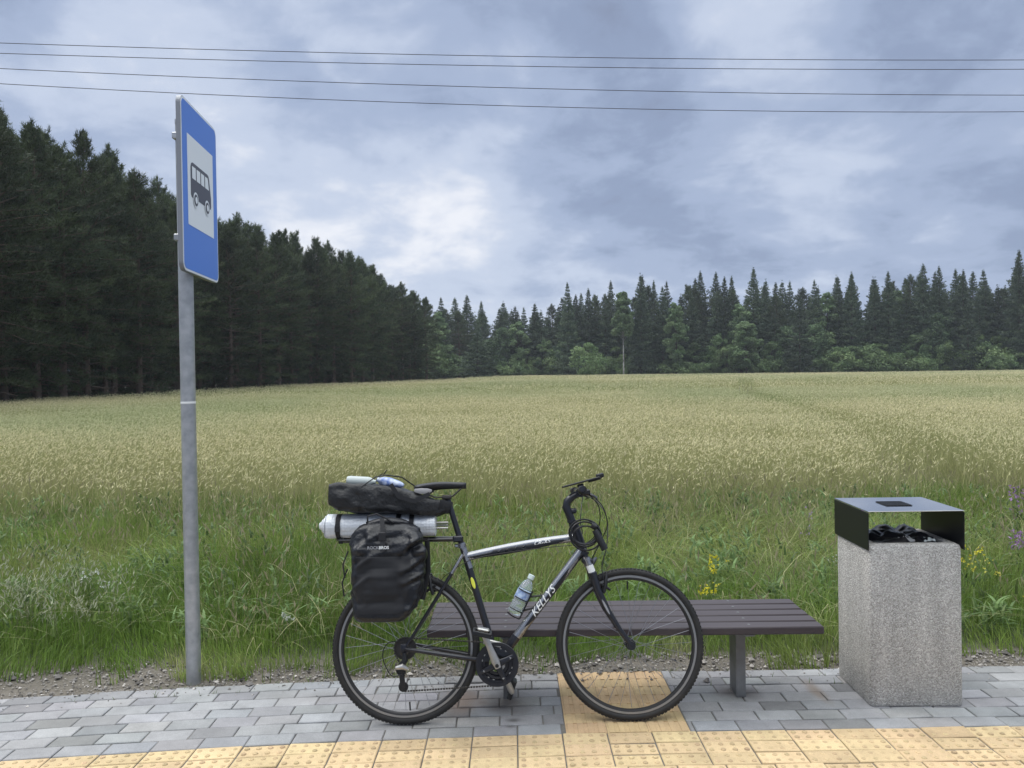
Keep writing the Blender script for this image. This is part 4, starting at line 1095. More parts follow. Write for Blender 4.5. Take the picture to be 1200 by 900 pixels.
# drive train
CR = P3(.426,.272,-.055)
cr = MB()
for r, y, w_ in ((.094,0,.0035),(.078,.009,.003),(.060,.018,.003)):
    n = 72 if r > .09 else 56; prof = []
    cr.lathe([(r-.022,y),(r-.003,y),(r,y+w_/2),(r-.003,y+w_),(r-.022,y+w_)], n, 0, 'y', CR, closed=True)
cr.lathe([(.097,-.006),(.099,-.004),(.092,-.003),(.082,-.006)], 64, 0, 'y', CR, closed=True)
for i in range(4):
    a = R(25+90*i); d = P3(math.cos(a), math.sin(a)); cr.tube([CR+d*.016+P3(0,0,-.006), CR+d*.050+P3(0,0,-.006), CR+d*.086+P3(0,0,-.003)], [.016,.012,.010], 8, ell=(.4,1))
cr.lathe([(.024,-.012),(.024,.012)], 20, 0, 'y', CR)
crank = bpy.data.objects.new('crankset', None); col.objects.link(crank); crank.parent = bike
cr.build('chainrings', M['black_paint'], crank, sharp=30)
b = MB()
for i in range(4):
    a = R(25+90*i); d = P3(math.cos(a), math.sin(a)); b.lathe([(.005,-.009),(.005,.012)], 8, 0, 'y', CR+d*.066)
    for q in range(2):
        aa = a + R(30+21*q); d2 = P3(math.cos(aa), math.sin(aa)); b.box(CR+d2*.0705+P3(0,0,.002),(.005,.002,.008),0,Matrix.Rotation(-aa,3,'Y'))
b.build('ring_bolts', M['alu'], crank)
cd = unit(np.array([[-.063,0,.152]]))[0]
for s, y in ((1,-.078),(-1,.075)):
    b = MB(); c0 = P3(.426,.272,y); e = c0 + cd*s*.168; e[1] += -.012*s
    b.tube([c0-cd*s*.014, c0+cd*s*.02, c0+cd*s*.09, e, e+cd*s*.012], [.012,.0175,.0125,.0130,.007], 12, ell=(.62,1.12), up=[0,1,0])
    b.lathe([(.009,-.012),(.009,.011)], 16, 0, 'y', c0)
    b.build('crank_arm', M['alu'], crank, sharp=45)
    b = MB(); b.lathe([(.0085,-.0125),(.0085,-.0135)], 16, 0, 'y', c0); b.build('crank_cap', M['plastic'], crank)
    pr = bpy.data.objects.new('pedal', None); col.objects.link(pr); pr.parent = crank
    pc = e + P3(0,0,-.06*s); t_ = Matrix.Rotation(R(12 if s > 0 else -70),3,'Y')
    b = MB()
    for dy in (-.04, .04): b.box(pc+np.array(t_ @ Vector((0,dy,0))), (.086,.012,.022), 0, t_, bev=.003)
    for dx in (-.038, .038): b.box(pc+np.array(t_ @ Vector((dx,0,0))), (.012,.068,.024), 0, t_, bev=.003)
    b.build('cage', M['plastic'], pr)
    b = MB(); b.tube([e+P3(0,0,-.005*s), e+P3(0,0,-.104*s)], .009, 10); b.build('axle', M['alu'], pr)
    if s > 0:
        b = MB(); b.box(pc+P3(.006,.016), (.055,.05,.012), 0, t_, bev=.005); b.build('toe_plate', M['alu'], pr)
ch = MB()
def chain_run(p, q, n):
    d = q-p; L = np.linalg.norm(d); a = math.atan2(d[2], d[0]); rot = Matrix.Rotation(-a,3,'Y')
    for i in range(n): ch.box(p+d*(i+.5)/n, (L/n*.82, .0065 if i % 2 else .0045, .0075), 0, rot, bev=.0012)
loop = [P3(.0,.395,-.050), P3(.42,.366,-.053)] + [P3(.426+.0935*math.cos(R(t)), .272+.0935*math.sin(R(t)), -.054) for t in range(75,-91,-15)] + [P3(.0,.160,-.056), P3(-.022,.172,-.058), P3(-.022,.19,-.058), P3(.002,.235,-.056), P3(.004,.262,-.054), P3(-.016,.274,-.052), P3(-.034,.30,-.050)] + [P3(.05*math.cos(R(t)), .345+.05*math.sin(R(t)), -.050) for t in range(225,89,-15)]
for p, q in zip(loop[:-1], loop[1:]): chain_run(p, q, max(1, int(round(np.linalg.norm(q-p)/.0127))))
ch.build('chain', M['chain'], bike, smooth=False)
dr = MB()
dr.tube([P3(.0,.330,-.07), P3(.006,.300,-.075), P3(-.018,.268,-.072)], [.011,.014,.013], 10)
dr.box(P3(-.010,.215,-.066), (.022,.004,.10), 0, Matrix.Rotation(R(-6),3,'Y'), bev=.002); dr.box(P3(-.010,.215,-.052), (.022,.004,.10), 0, Matrix.Rotation(R(-6),3,'Y'), bev=.002)
for p in (P3(-.016,.252,-.059), P3(-.004,.180,-.059)): dr.lathe([(.020,-.004),(.023,0),(.020,.004)], 14, 0, 'y', p)
rd = dr.build('rear_derailleur', M['plastic'], bike)
b = MB(); b.tube([P3(-.035,.268,-.082), P3(-.005,.275,-.088), P3(.018,.262,-.082)], [.008,.014,.008], 10); b.build('derailleur_body', M['alu'], rd)
fd = MB(); fd.box(P3(.405,.365,-.05), (.085,.016,.026), 0, Matrix.Rotation(R(14),3,'Y'), bev=.004); fd.box(P3(.385,.40,-.025), (.03,.03,.03), 0, bev=.006); fd.build('front_derailleur', M['alu'], bike)
# rack
rk = MB()
rk.tube([P3(.256,.838), P3(.08,.838), P3(-.30,.838)], .0125, 12, ell=(1.3,1))
rk.box(P3(.245,.838), (.05,.044,.03), 0, bev=.006)
for s in (-1,1):
    rk.tube([P3(.10,.840,s*.02), P3(.07,.842,s*.055), P3(-.31,.842,s*.055), P3(-.335,.842,0)], .005, 8)
    rk.tube([P3(.05,.842,s*.056), P3(-.02,.56,s*.075), P3(-.16,.56,s*.075), P3(-.26,.842,s*.056)], .0045, 8)
for x in (-.26,-.14,-.02): rk.tube([P3(x,.84,-.055), P3(x,.84,.055)], .0045, 8)
rk.build('rear_rack', M['black_paint'], bike)
bc = MB(); 
B0 = P3(.506,.492,-.004); B1 = P3(.592,.658,-.006); bax = unit((B1-B0)[None])[0]; bnx = np.array([bax[2],0,-bax[0]])
for q in (.02,.075,.115):
    c_ = B0 + bax*q; a = np.linspace(-2.5,2.5,18); bc.tube([c_ + (bnx*math.cos(t)+np.array([0,1,0])*math.sin(t))*.0375 for t in a], .0028, 6)
for s in (-1,1): bc.tube([B0+bnx*.036+P3(0,0,s*.012)-bax*.012, B0+bnx*.036+P3(0,0,s*.012)+bax*.13], .003, 6)
bc.tube([B0-bax*.014+bnx*.036, B0-bax*.016, B0-bax*.010-bnx*.03], .003, 6)
bc.tube([B0+bax*.03+bnx*.036, BB*.52+DT*.48], .005, 6); bc.tube([B0+bax*.1+bnx*.036, BB*.42+DT*.58], .005, 6)
bc.build('bottle_cage', M['plastic'], bike)

# ------------------------------------------------------------------ luggage: things of their own, in the bicycle's leaning frame
def place(o, c): o.matrix_world = BIKE @ Matrix.Translation(Vector(c)); return o
# water bottle
Ln = .192; bt = thing('water_bottle', 'clear plastic water bottle with pale cap in the frame cage', 'bottle', mat=BIKE @ Matrix.Translation(Vector(B0)) @ Vector(bax).to_track_quat('Z','Y').to_matrix().to_4x4())
b = MB(); b.lathe([(.020,-.004),(.030,.002),(.0325,.012),(.0325,.03),(.0305,.034),(.0325,.038),(.0325,.055),(.030,.06),(.0325,.066),(.0325,.118),(.031,.126),(.027,.142),(.018,.160),(.0125,.168),(.0125,.176)], 32, 0, 'z')
b.build('bottle_body', M['pet'], bt, sharp=60)
b = MB(); b.lathe([(.0330,.070),(.0332,.071),(.0332,.114),(.0330,.115)], 32, 0, 'z'); b.build('bottle_label', M['petlabel'], bt)
b = MB(); b.lathe([(.0145,.174),(.0155,.175),(.0155,.193),(.0140,.195)], 24, 0, 'z'); b.build('bottle_cap', M['capmat'], bt)
# rolled sleeping mat
mc = np.array([-.12,0,.905]); mr = thing('rolled_mat', 'rolled silver foil sleeping mat strapped across the rear rack', 'sleeping mat', mat=BIKE @ Matrix.Translation(Vector(mc)))
b = MB(); xs = np.concatenate([[-.262,-.262,-.258],np.linspace(-.252,.252,40),[.258,.262,.262]]); rings = []
for i, x in enumerate(xs):
    a = np.arange(48)*2*PI/48; r0 = .0575 - .004*smooth(.0,.26,x)
    if i in (0,): r0 = .012
    if i in (1,): r0 -= .012
    if i == len(xs)-1: r0 = .012
    if i == len(xs)-2: r0 -= .012
    for sx in (-.20,.085,.148): r0 -= .0035*math.exp(-((x-sx)/.014)**2)
    rr_ = r0*(1 + .02*(vnoise(a*2, x*14+0*a, 3)-.5)) + .0022*np.sin(a*1+.9)
    step = np.where((a > 3.7) & (a < 4.3), .004, 0)            # the free edge of the roll
    rings.append(np.stack([np.full(48,x), np.cos(a)*(rr_+step), np.sin(a)*(rr_+step)],1))
b.loft(rings, 0); b.build('roll', M['foil'], mr, sharp=60)
b = MB(); k_ = 90; th = np.linspace(0, 9*2*PI, k_*3); rsp = .006+.0053*th/(2*PI)
b.tube(np.stack([np.full(len(th),-.264)-.016*np.exp(-rsp/.02), np.cos(th)*rsp, np.sin(th)*rsp],1), .0024, 5); b.build('spiral_end', M['foil'], mr)
b = MB(); b.loft([np.stack([np.full(20,x), np.cos(np.arange(20)*PI/10)*r, np.sin(np.arange(20)*PI/10)*r+.004],1) for x, r in ((-.262,.050),(-.268,.046),(-.274,.036),(-.283,.030),(-.286,.022),(-.297,.015),(-.299,.005))], 0); b.build('bulged_end', M['foil'], mr)
for sx in (-.20,.085,.148):
    b = MB(); b.lathe([(.0565,sx-.011),(.0590,sx-.011),(.0590,sx+.011),(.0565,sx+.011)], 40, 0, 'x', closed=True)
    if sx < 0: b.box((sx+.012,-.03,-.066),(.022,.012,.028),0,bev=.003); b.box((sx,-.058,-.01),(.024,.008,.03),0,bev=.002)
    b.build('strap', M['strap'], mr)
b = MB()
for dy, dz in ((-.014,.012),(.0,-.002),(-.012,-.014),(.012,.010)): b.tube([(.24,dy,dz),(.318,dy,dz)], .0048, 8)
b.build('tent_pole', M['alu'], mr)
# bag shapes: rings of superellipses with folds
def superring(n, hx, hy, e):
    a = np.arange(n)*2*PI/n; c_, s_ = np.cos(a), np.sin(a)
    return np.sign(c_)*np.abs(c_)**(2/e)*hx, np.sign(s_)*np.abs(s_)**(2/e)*hy
def crease(P, amp, scl, seed, dirn):
    f = np.abs(vnoise(P[:,0]*scl+P[:,2]*scl*.6, P[:,2]*scl*1.3-P[:,0]*scl*.3, seed, P[:,1]*scl)-.5)*2
    f2 = np.abs(vnoise(P[:,0]*scl*2.3, P[:,2]*scl*2.3, seed+3, P[:,1]*scl*2)-.5)*2
    return P + dirn*(amp*(f-.45) + amp*.4*(f2-.5))[:,None]
frng = np.random.default_rng(77)
def folds(P, d, lines):
    for (x0, z0, x1, z1, A, wd) in lines:
        a_ = np.array([x1-x0, z1-z0]); L2 = a_@a_; q = np.stack([P[:,0]-x0, P[:,2]-z0],1); t_ = np.clip((q@a_)/L2, -.1, 1.1)
        e_ = q - np.outer(t_, a_); nn = np.array([-a_[1], a_[0]])/math.sqrt(L2); sd_ = e_@nn; dd = np.linalg.norm(e_, axis=1); fade = np.exp(-np.maximum(0, np.abs(t_-.5)-.35)**2*40)
        P = P + d*(fade*(A*np.exp(-(dd/wd)**2) - .7*A*np.exp(-((sd_-1.6*wd)/wd)**2)*(dd < 4*wd)))[:,None]
    return P
FOLD = [(-.20,.80,-.09,.885,.012,.014), (-.19,.73,-.10,.80,.010,.012), (.09,.86,-.02,.78,.014,.015), (.10,.77,.0,.70,.012,.013), (.10,.70,.01,.655,.011,.011), (.0,.655,.02,.80,.009,.010), (-.22,.62,-.13,.70,.008,.012), (.08,.60,.03,.53,.009,.012), (-.05,.79,-.03,.88,.012,.010), (-.14,.82,-.15,.89,.010,.010), (.06,.80,.05,.89,.010,.010)]
pb = MB(); n = 96; rings = []; cen = np.array([-.066,-.155,.49])
zs = np.concatenate([[.490,.490,.494],np.linspace(.505,.885,70)]); 
for i, z in enumerate(zs):
    t = (z-.49)/.40
    xl = np.interp(t, [0,.06,.2,.6,.85,1], [-.196,-.212,-.222,-.232,-.243,-.226]); xr = np.interp(t, [0,.05,.15,.35,.6,.8,1], [.010,.035,.074,.102,.115,.118,.092])
    hy = np.interp(t, [0,.05,.5,.8,1], [.060,.075,.088,.082,.066])
    f = .6 if i == 0 else (.93 if i == 1 else 1)
    x, y = superring(n, (xr-xl)/2*f, hy*f, 4.2)
    P = np.stack([x+(xl+xr)/2, y-.155, np.full(n, z)], 1); d = unit(np.stack([x/((xr-xl)/2)**2, y/hy**2, 0*x],1))
    rings.append(crease(P, (.020+.020*float(smooth(.50,.95,t)))*smooth(.05,.25,t)*(1 if i > 2 else 0), 12, 9, d)); rings[-1] = folds(rings[-1], d, FOLD)
for z, f, dx in ((.899,.93,-.004),(.912,.80,-.008),(.922,.64,-.012)):
    x, y = superring(n, .160*f, .060*f**1.5, 3.2); P = np.stack([x-.063+dx, y-.150, z+.010*np.cos(x*9)-.006], 1); rings.append(crease(P, .008, 15, 12, np.tile([0,0,1.],(n,1))))
pb.loft(rings, 0)
pan_ = thing('pannier_bag', 'big black waterproof pannier hanging beside the rear wheel', 'bag', mat=BIKE @ Matrix.Translation(Vector(cen)))
pb.build('bag_body', M['bag'], pan_, sharp=None, off=cen)
b = MB()       # rolled-down mouth with its strap and buckle
rl = [(-.165+.20*t, -.150+.004*math.sin(7*t), .917+.012*math.sin(PI*t)) for t in np.linspace(0,1,14)]
b.tube(rl, [.008+.015*math.sin(PI*min(1,max(.08,t)))**.5 for t in np.linspace(0,1,14)], 14, ell=(1.5,.85)); b.build('rolled_mouth', M['bag'], pan_, sharp=None, off=cen)
b = MB()
def belt(pts, w_, t_, nrm): 
    P = np.array(pts); d = unit(np.gradient(P, axis=0)); nr = np.array(nrm, float); sdv = unit(np.cross(d, nr))
    rings = [np.array([p-s_*w_/2-nr*t_/2, p+s_*w_/2-nr*t_/2, p+s_*w_/2+nr*t_/2, p-s_*w_/2+nr*t_/2]) for p, s_ in zip(P, sdv)]
    b.loft(rings, 0)
belt([(-.085,-.205,.945),(-.078,-.226,.90),(-.074,-.240,.86),(-.074,-.252,.80)], .020, .003, (0,-1,.1))
b.box((-.076,-.243,.865),(.034,.010,.040),0,bev=.004)
b.tube([(-.15,-.205,.925),(-.148,-.215,.955),(-.11,-.20,.965),(-.07,-.19,.945),(-.035,-.19,.925)], .0045, 6)
b.build('closing_strap', M['strap'], pan_, off=cen)
b = MB(); jj = [j for j in range(n) if -130 <= ((j*360/n+180) % 360)-180 <= -66]; rows = [r for r in rings if .525 < r[:,2].mean() < .775]
PV = np.concatenate([r[jj]+np.array([0,-.0025,0]) for r in rows] + [rows[-1][jj]+np.array([0,.004,.004])]); w_ = len(jj)
b.add(PV, [(i*w_+j, i*w_+j+1, (i+1)*w_+j+1, (i+1)*w_+j) for i in range(len(rows)) for j in range(w_-1)], 0); b.build('front_pocket', M['strap'], pan_, sharp=None, off=cen)
b = MB()
for s in ((-.243,.70),(-.245,.62)): b.tube([(s[0],-.17,s[1]+.10),(s[0]-.022,-.175,s[1]+.04),(s[0]-.012,-.175,s[1]-.02)], .0035, 6)
b.build('side_strap', M['strap'], pan_, off=cen)
b = MB(); b.tube([(.108,-.10,.84),(.112,-.085,.70),(.085,-.085,.57)], .006, 8, ell=(1,2)); b.build('back_plate', M['plastic'], pan_, off=cen)
for txt, xx, mname in (('ROCK', -.1155, 'greyprint'), ('BROS', -.067, 'white')):
    V_, F_ = text_geo(txt, .0185, 0, 0, .0005); b = MB(); b.add(np.stack([V_[:,0]+xx, np.full(len(V_),-.2535), V_[:,1]+.817],1)-cen, F_, 0); b.build('lettering', M[mname], pan_, smooth=False, fix=False)
# dry bag on top
db = MB(); rings = []; n = 64; cen2 = np.array([-.09,0,.965])
for i, x in enumerate(np.concatenate([[-.352,-.356],np.linspace(-.352,.178,50),[.184,.184]])):
    t = (x+.352)/.53
    zt = np.interp(t, [0,.05,.3,.55,.72,.85,1], [1.112,1.118,1.116,1.098,1.072,1.044,1.022]); zb_ = np.interp(t, [0,.08,.2,.5,.8,.93,1], [.995,.972,.965,.958,.942,.935,.955])
    hy = np.interp(t, [0,.03,.5,.8,1], [.100,.112,.110,.085,.05]); hz = (zt-zb_)/2
    f = .5 if i in (0,) else (.5 if i == 53 else 1)
    y, z = superring(n, hy*f, hz*f, 4.6)
    P = np.stack([np.full(n,x), y, z+(zt+zb_)/2],1); d = unit(np.stack([0*y, y/hy**2, z/hz**2],1))
    fold = np.abs(vnoise(P[:,0]*9+P[:,2]*14, P[:,2]*6+P[:,1]*4, 44)-.5)*2
    P = crease(P, .015*(f > .9), 11, 31, d) + d*((fold-.45)*.014*(f > .9))[:,None]
    rings.append(P)
db.loft(rings, 0)
dbt = thing('dry_bag', 'long charcoal dry bag strapped behind the saddle above the silver mat', 'bag', mat=BIKE @ Matrix.Translation(Vector(cen2)))
db.build('bag_body', M['bag2'], dbt, sharp=None, off=cen2)
b = MB(); belt([(-.06,-.119,1.10),(-.02,-.124,1.04),(.05,-.118,1.02),(.12,-.10,1.052)], .02, .003, (0,-1,0)); b.build('strap', M['strap'], dbt, off=cen2)
b = MB(); b.tube([(.16,-.05,1.0),(.205,-.022,.985),(.21,.022,.985),(.16,.05,1.0)], .018, 8, ell=(.4,1.6)); b.build('post_strap', M['strap'], dbt, off=cen2)
# things lying on the dry bag
o = MB(); o.lathe([(.004,-.072),(.019,-.068),(.0225,-.055),(.0225,.03),(.020,.045),(.010,.06),(.010,.07)], 24, 0, 'x')
pv = o.build('white_bottle', M['pearl'], sharp=50); pv.matrix_world = BIKE @ Matrix.Translation((-.215,-.03,1.118)) @ Matrix.Rotation(R(4),4,'Y')
tag(pv, 'small white plastic bottle lying on the dry bag', 'bottle')
o = MB(); rings = []
for t in np.linspace(0,1,22):
    rr_ = .026*math.sin(PI*min(.97,max(.05,t)))**.45; a = np.arange(28)*2*PI/28
    P = np.stack([np.full(28,-.065+.13*t), np.cos(a)*rr_*1.3, np.sin(a)*rr_*.9],1); rings.append(P*(1+0*t)+.006*(vnoise(P[:,0]*50, P[:,1]*50, 6, P[:,2]*50)-.5)[:,None])
o.loft(rings, 0)
wr = o.build('snack_packet', M['blueplastic'], sharp=None); wr.matrix_world = BIKE @ Matrix.Translation((-.075,-.04,1.108)) @ Matrix.Rotation(R(14),4,'Y')
tag(wr, 'blue and white crinkled packet tucked on the dry bag behind the saddle', 'packet')
# bungee over them, cable lock
b = MB(); b.tube([(-.20,-.11,1.09),(-.14,-.07,1.135),(-.10,-.02,1.146),(-.03,.03,1.136),(.03,.09,1.09)], .0032, 6); b.tube([(-.16,.05,1.12),(-.125,.0,1.150),(-.105,-.03,1.152),(-.09,-.055,1.168)], .0025, 6)
tag(place(b.build('bungee_cord', M['cable'], off=(-.1,0,1.1)), (-.1,0,1.1)), 'thin black bungee cord stretched over the dry bag', 'cord')
lk = thing('cable_lock', 'black coiled cable lock hung on the head tube', 'bicycle lock', mat=BIKE @ Matrix.Translation(Vector((.846,-.06,.851))))
b = MB(); th = np.linspace(0, 5.2*2*PI, 260); rg = .062+.011*np.sin(th*.37+1)
b.tube(np.stack([np.cos(th)*rg*1.03, -.010+.022*np.sin(th*.21), np.sin(th)*rg*.88+.008*np.sin(th*.61)],1), .0040, 8); b.build('coil', M['cable'], lk)
b = MB(); b.tube([(.045,-.03,.022),(.060,-.034,-.010),(.088,-.038,-.068)], [.014,.017,.0165], 14); b.tube([(.03,-.028,.045),(.052,-.032,.035)], .014, 12); b.build('lock_barrel', M['plastic'], lk)

# ------------------------------------------------------------------ single plants one can pick out in the verge
def gp(x, y): return (x, y, float(gz(x,y)))
def flower_plant(kind, x, y, h, nst, spread, petal, size, nb, label, cat, seed, stemc=(.12,.16,.05), group=None):
    rr = np.random.default_rng(seed); o = thing(kind, label, cat, loc=gp(x,y), group=group); sv = Veg(); pv_ = Veg()
    P = np.zeros((nst,3)); P[:,:2] = rr.normal(0,.02,(nst,2)); hh = h*rr.uniform(.75,1.08,nst); az = rr.uniform(0,2*PI,nst); ln = rr.uniform(.3,1,nst)*spread
    sv.add(*blades(P, hh, np.full(nst,.005), az, ln, np.tile(stemc,(nst,1))*rr.uniform(.8,1.2,(nst,1)), face=rr.normal(0,.4,nst)))
    tip = P + np.stack([np.cos(az)*ln*hh, np.sin(az)*ln*hh, hh*(1-.35*np.minimum(ln,1.6))],1)
    lf = nst*5; q = rr.integers(0,nst,lf); s = rr.uniform(.15,.8,lf)
    lp = P[q] + (tip[q]-P[q])*s[:,None]; sv.add(*blades(lp, rr.uniform(.04,.10,lf), rr.uniform(.008,.016,lf), rr.uniform(0,2*PI,lf), rr.uniform(.5,1.3,lf), np.tile([.09,.14,.045],(lf,1))))
    link('stem', sv.mesh('stem', M['grass']), o)
    m = nst*nb; q = np.repeat(np.arange(nst), nb); c_ = tip[q] + rr.normal(0,1,(m,3))*np.array(size[1])
    k = 6; d = unit(rr.normal(0,1,(m*k,3))+np.array([0,-.3,.5])); a = unit(np.cross(d, rr.normal(0,1,(m*k,3)))); cc = np.repeat(c_,k,0); L = size[0]*rr.uniform(.7,1.2,(m*k,1))
    Vs = np.stack([cc, cc+d*L*.6+a*L*.4, cc+d*L, cc+d*L*.6-a*L*.4],1)
    pv_.add(Vs.reshape(-1,3), np.arange(m*k*4).reshape(-1,4), np.zeros((0,3),int), np.repeat(np.tile(petal,(m*k,1))*rr.uniform(.75,1.15,(m*k,1)),4,0))
    link('flowerhead', pv_.mesh('flowerhead', M['petal']), o); return o
YEL = (.62,.56,.03); WHT = (.62,.64,.58); PUR = (.34,.20,.40)
flower_plant('yellow_flower', 1.30, 5.10, .44, 3, .12, YEL, (.012,(.030,.020,.012)), 9, 'taller yellow flower head behind the bench, upper of two', 'flower', 1)
flower_plant('yellow_flower', 1.26, 4.90, .32, 4, .22, YEL, (.011,(.036,.020,.010)), 7, 'low spreading yellow flower close behind the bench seat', 'flower', 2)
flower_plant('yellow_flower', 3.10, 5.25, .52, 3, .12, YEL, (.013,(.030,.020,.012)), 8, 'tall yellow flower just beside the concrete bin', 'flower', 3)
flower_plant('yellow_flower', 3.10, 5.05, .40, 4, .25, (.60,.56,.10), (.011,(.035,.022,.010)), 6, 'pale yellow flower cluster below the tall yellow one beside the bin', 'flower', 4)
flower_plant('yellow_flower', 3.28, 4.90, .27, 2, .15, YEL, (.010,(.022,.012,.010)), 6, 'lowest small yellow flower beside the bin', 'flower', 5)
flower_plant('white_flower', -2.90, 5.3, .42, 5, .35, WHT, (.011,(.03,.02,.015)), 5, 'white flowering stalks in the grass left of the sign post'.replace(' left of',' before'), 'flower', 6)
flower_plant('white_flower', -1.42, 4.72, .20, 2, .2, WHT, (.014,(.012,.01,.008)), 4, 'single low white flower between sign post and bicycle', 'flower', 7)
flower_plant('white_flower', 2.42, 5.6, .45, 4, .3, WHT, (.010,(.03,.02,.015)), 5, 'faint white blossom in deep grass between bench and bin', 'flower', 8)
flower_plant('purple_flower', 3.95, 6.0, .50, 4, .15, PUR, (.020,(.045,.03,.04)), 10, 'large pink purple flower cluster in the grass far beside the bin', 'flower', 9)
flower_plant('purple_flower', 4.57, 7.0, .62, 3, .12, PUR, (.018,(.05,.03,.05)), 8, 'pink purple flower standing higher and farther off than the large cluster', 'flower', 12)
flower_plant('purple_flower', 3.20, 7.0, .52, 2, .12, PUR, (.014,(.04,.03,.03)), 6, 'small purple flower just behind the bin lid', 'flower', 10)
flower_plant('purple_flower', 2.45, 6.5, .54, 2, .12, (.36,.27,.42), (.014,(.03,.03,.03)), 6, 'faint purple flower in the grass between bench and bin', 'flower', 11)
def oat(x, y, h, n_, label, seed):
    rr = np.random.default_rng(seed); o = thing('wild_oat', label, 'grass plant', loc=gp(x,y)); sv = Veg(); ev = Veg()
    P = np.stack([rr.normal(0,.16,n_), rr.normal(0,.12,n_), np.zeros(n_)],1); hh = h*rr.uniform(.55,1.1,n_); az = rr.uniform(0,2*PI,n_); ln = rr.uniform(.1,.5,n_)
    sv.add(*blades(P, hh, np.full(n_,.004), az, ln, np.tile([.20,.22,.11],(n_,1)), face=rr.normal(0,.5,n_)))
    k = 9; q = np.repeat(np.arange(n_),k); s = rr.uniform(.5,1,n_*k)
    tip = P[q] + np.stack([np.cos(az[q])*ln[q]*hh[q]*s*s, np.sin(az[q])*ln[q]*hh[q]*s*s, hh[q]*(s-.35*ln[q]*s*s)],1) + rr.normal(0,.022,(n_*k,3))
    d = unit(rr.normal(0,.4,(n_*k,3))+np.array([.25,0,.9])); ev.add(*ears(tip, d, rr.uniform(.026,.05,n_*k), rr.uniform(.005,.009,n_*k), np.tile([.46,.48,.34],(n_*k,1))*rr.uniform(.7,1.15,(n_*k,1))))
    link('stem', sv.mesh('stem', M['grass']), o); link('flowerhead', ev.mesh('flowerhead', M['wheat']), o)  # second mesh holds the loose oat spikelets, seed heads without petals
oat(-3.22, 4.95, .62, 46, 'pale silvery wild oat clump in front of the dark forest side of the verge', 31)
oat(-2.75, 4.85, .50, 26, 'smaller thin wild oat clump nearer to the sign post', 32)
oat(-3.05, 5.45, .66, 22, 'tall sparse wild oat standing behind the pale silvery clump', 33)

# ------------------------------------------------------------------ light, sky, camera
SUN_EL, SUN_AZ = 52., -62.      # azimuth from +Y towards +X
az, el = R(SUN_AZ), R(SUN_EL)
sd_ = Vector((math.sin(az)*math.cos(el), math.cos(az)*math.cos(el), math.sin(el)))
sl = bpy.data.lights.new('sun', 'SUN'); sl.energy = 1.5; sl.angle = R(25); sl.color = (1,.96,.9)
so = bpy.data.objects.new('sun', sl); col.objects.link(so); so.rotation_euler = sd_.to_track_quat('Z','Y').to_euler(); so.location = (0,0,30)
w = bpy.data.worlds.new('World'); sc.world = w; w.use_nodes = True
nt = w.node_tree; N = nt.nodes; L = nt.links; N.clear()
out = N.new('ShaderNodeOutputWorld'); 
def vm(op, a=None, b=None):
    n = N.new('ShaderNodeVectorMath'); n.operation = op
    for i, q in enumerate((a, b)):
        if q is None: continue
        if isinstance(q, (tuple, list)): n.inputs[i].default_value = q
        else: L.new(q, n.inputs[i])
    return n
def mt(op, a, b=None, clamp=False):
    n = N.new('ShaderNodeMath'); n.operation = op; n.use_clamp = clamp
    for i, q in enumerate((a, b)):
        if q is None: continue
        if isinstance(q, (int, float)): n.inputs[i].default_value = q
        else: L.new(q, n.inputs[i])
    return n.outputs[0]
def mr_(v, a, b, c_, d, sm=True):
    n = N.new('ShaderNodeMapRange'); n.interpolation_type = 'SMOOTHSTEP' if sm else 'LINEAR'
    for i, q in zip(('From Min','From Max','To Min','To Max'), (a,b,c_,d)): n.inputs[i].default_value = q
    L.new(v, n.inputs['Value']); return n.outputs[0]
tc = N.new('ShaderNodeTexCoord'); dirv = vm('NORMALIZE', tc.outputs['Generated']).outputs[0]
sp = N.new('ShaderNodeSeparateXYZ'); L.new(dirv, sp.inputs[0]); zz = mt('MAXIMUM', sp.outputs[2], 0.0)
den = mt('ADD', zz, .30); cmb = N.new('ShaderNodeCombineXYZ')
L.new(mt('DIVIDE', sp.outputs[0], den), cmb.inputs[0]); L.new(mt('DIVIDE', sp.outputs[1], den), cmb.inputs[1])
def cloudnoise(scale, detail, rough, dist, off):
    a = vm('ADD', cmb.outputs[0], off).outputs[0]
    n = N.new('ShaderNodeTexNoise'); n.inputs['Scale'].default_value = scale; n.inputs['Detail'].default_value = detail
    n.inputs['Roughness'].default_value = rough; n.inputs['Distortion'].default_value = dist; L.new(a, n.inputs['Vector']); return n.outputs['Fac']
n1 = cloudnoise(1.9, 10, .56, .25, (3.1,1.7,0)); n2 = cloudnoise(.6, 3, .5, .2, (8.3,4.2,2)); n3 = cloudnoise(5.5, 8, .6, .35, (1.,9.,4))
f = mt('ADD', mt('ADD', mt('MULTIPLY', n1, .55), mt('MULTIPLY', n2, .33)), mt('MULTIPLY', n3, .20))
def glow(d, pw):   # brighter thinner cloud around a direction
    v = Vector(d).normalized(); n = vm('DOT_PRODUCT', dirv, tuple(v)); return mt('POWER', mt('MAXIMUM', n.outputs['Value'], 0.0), pw)
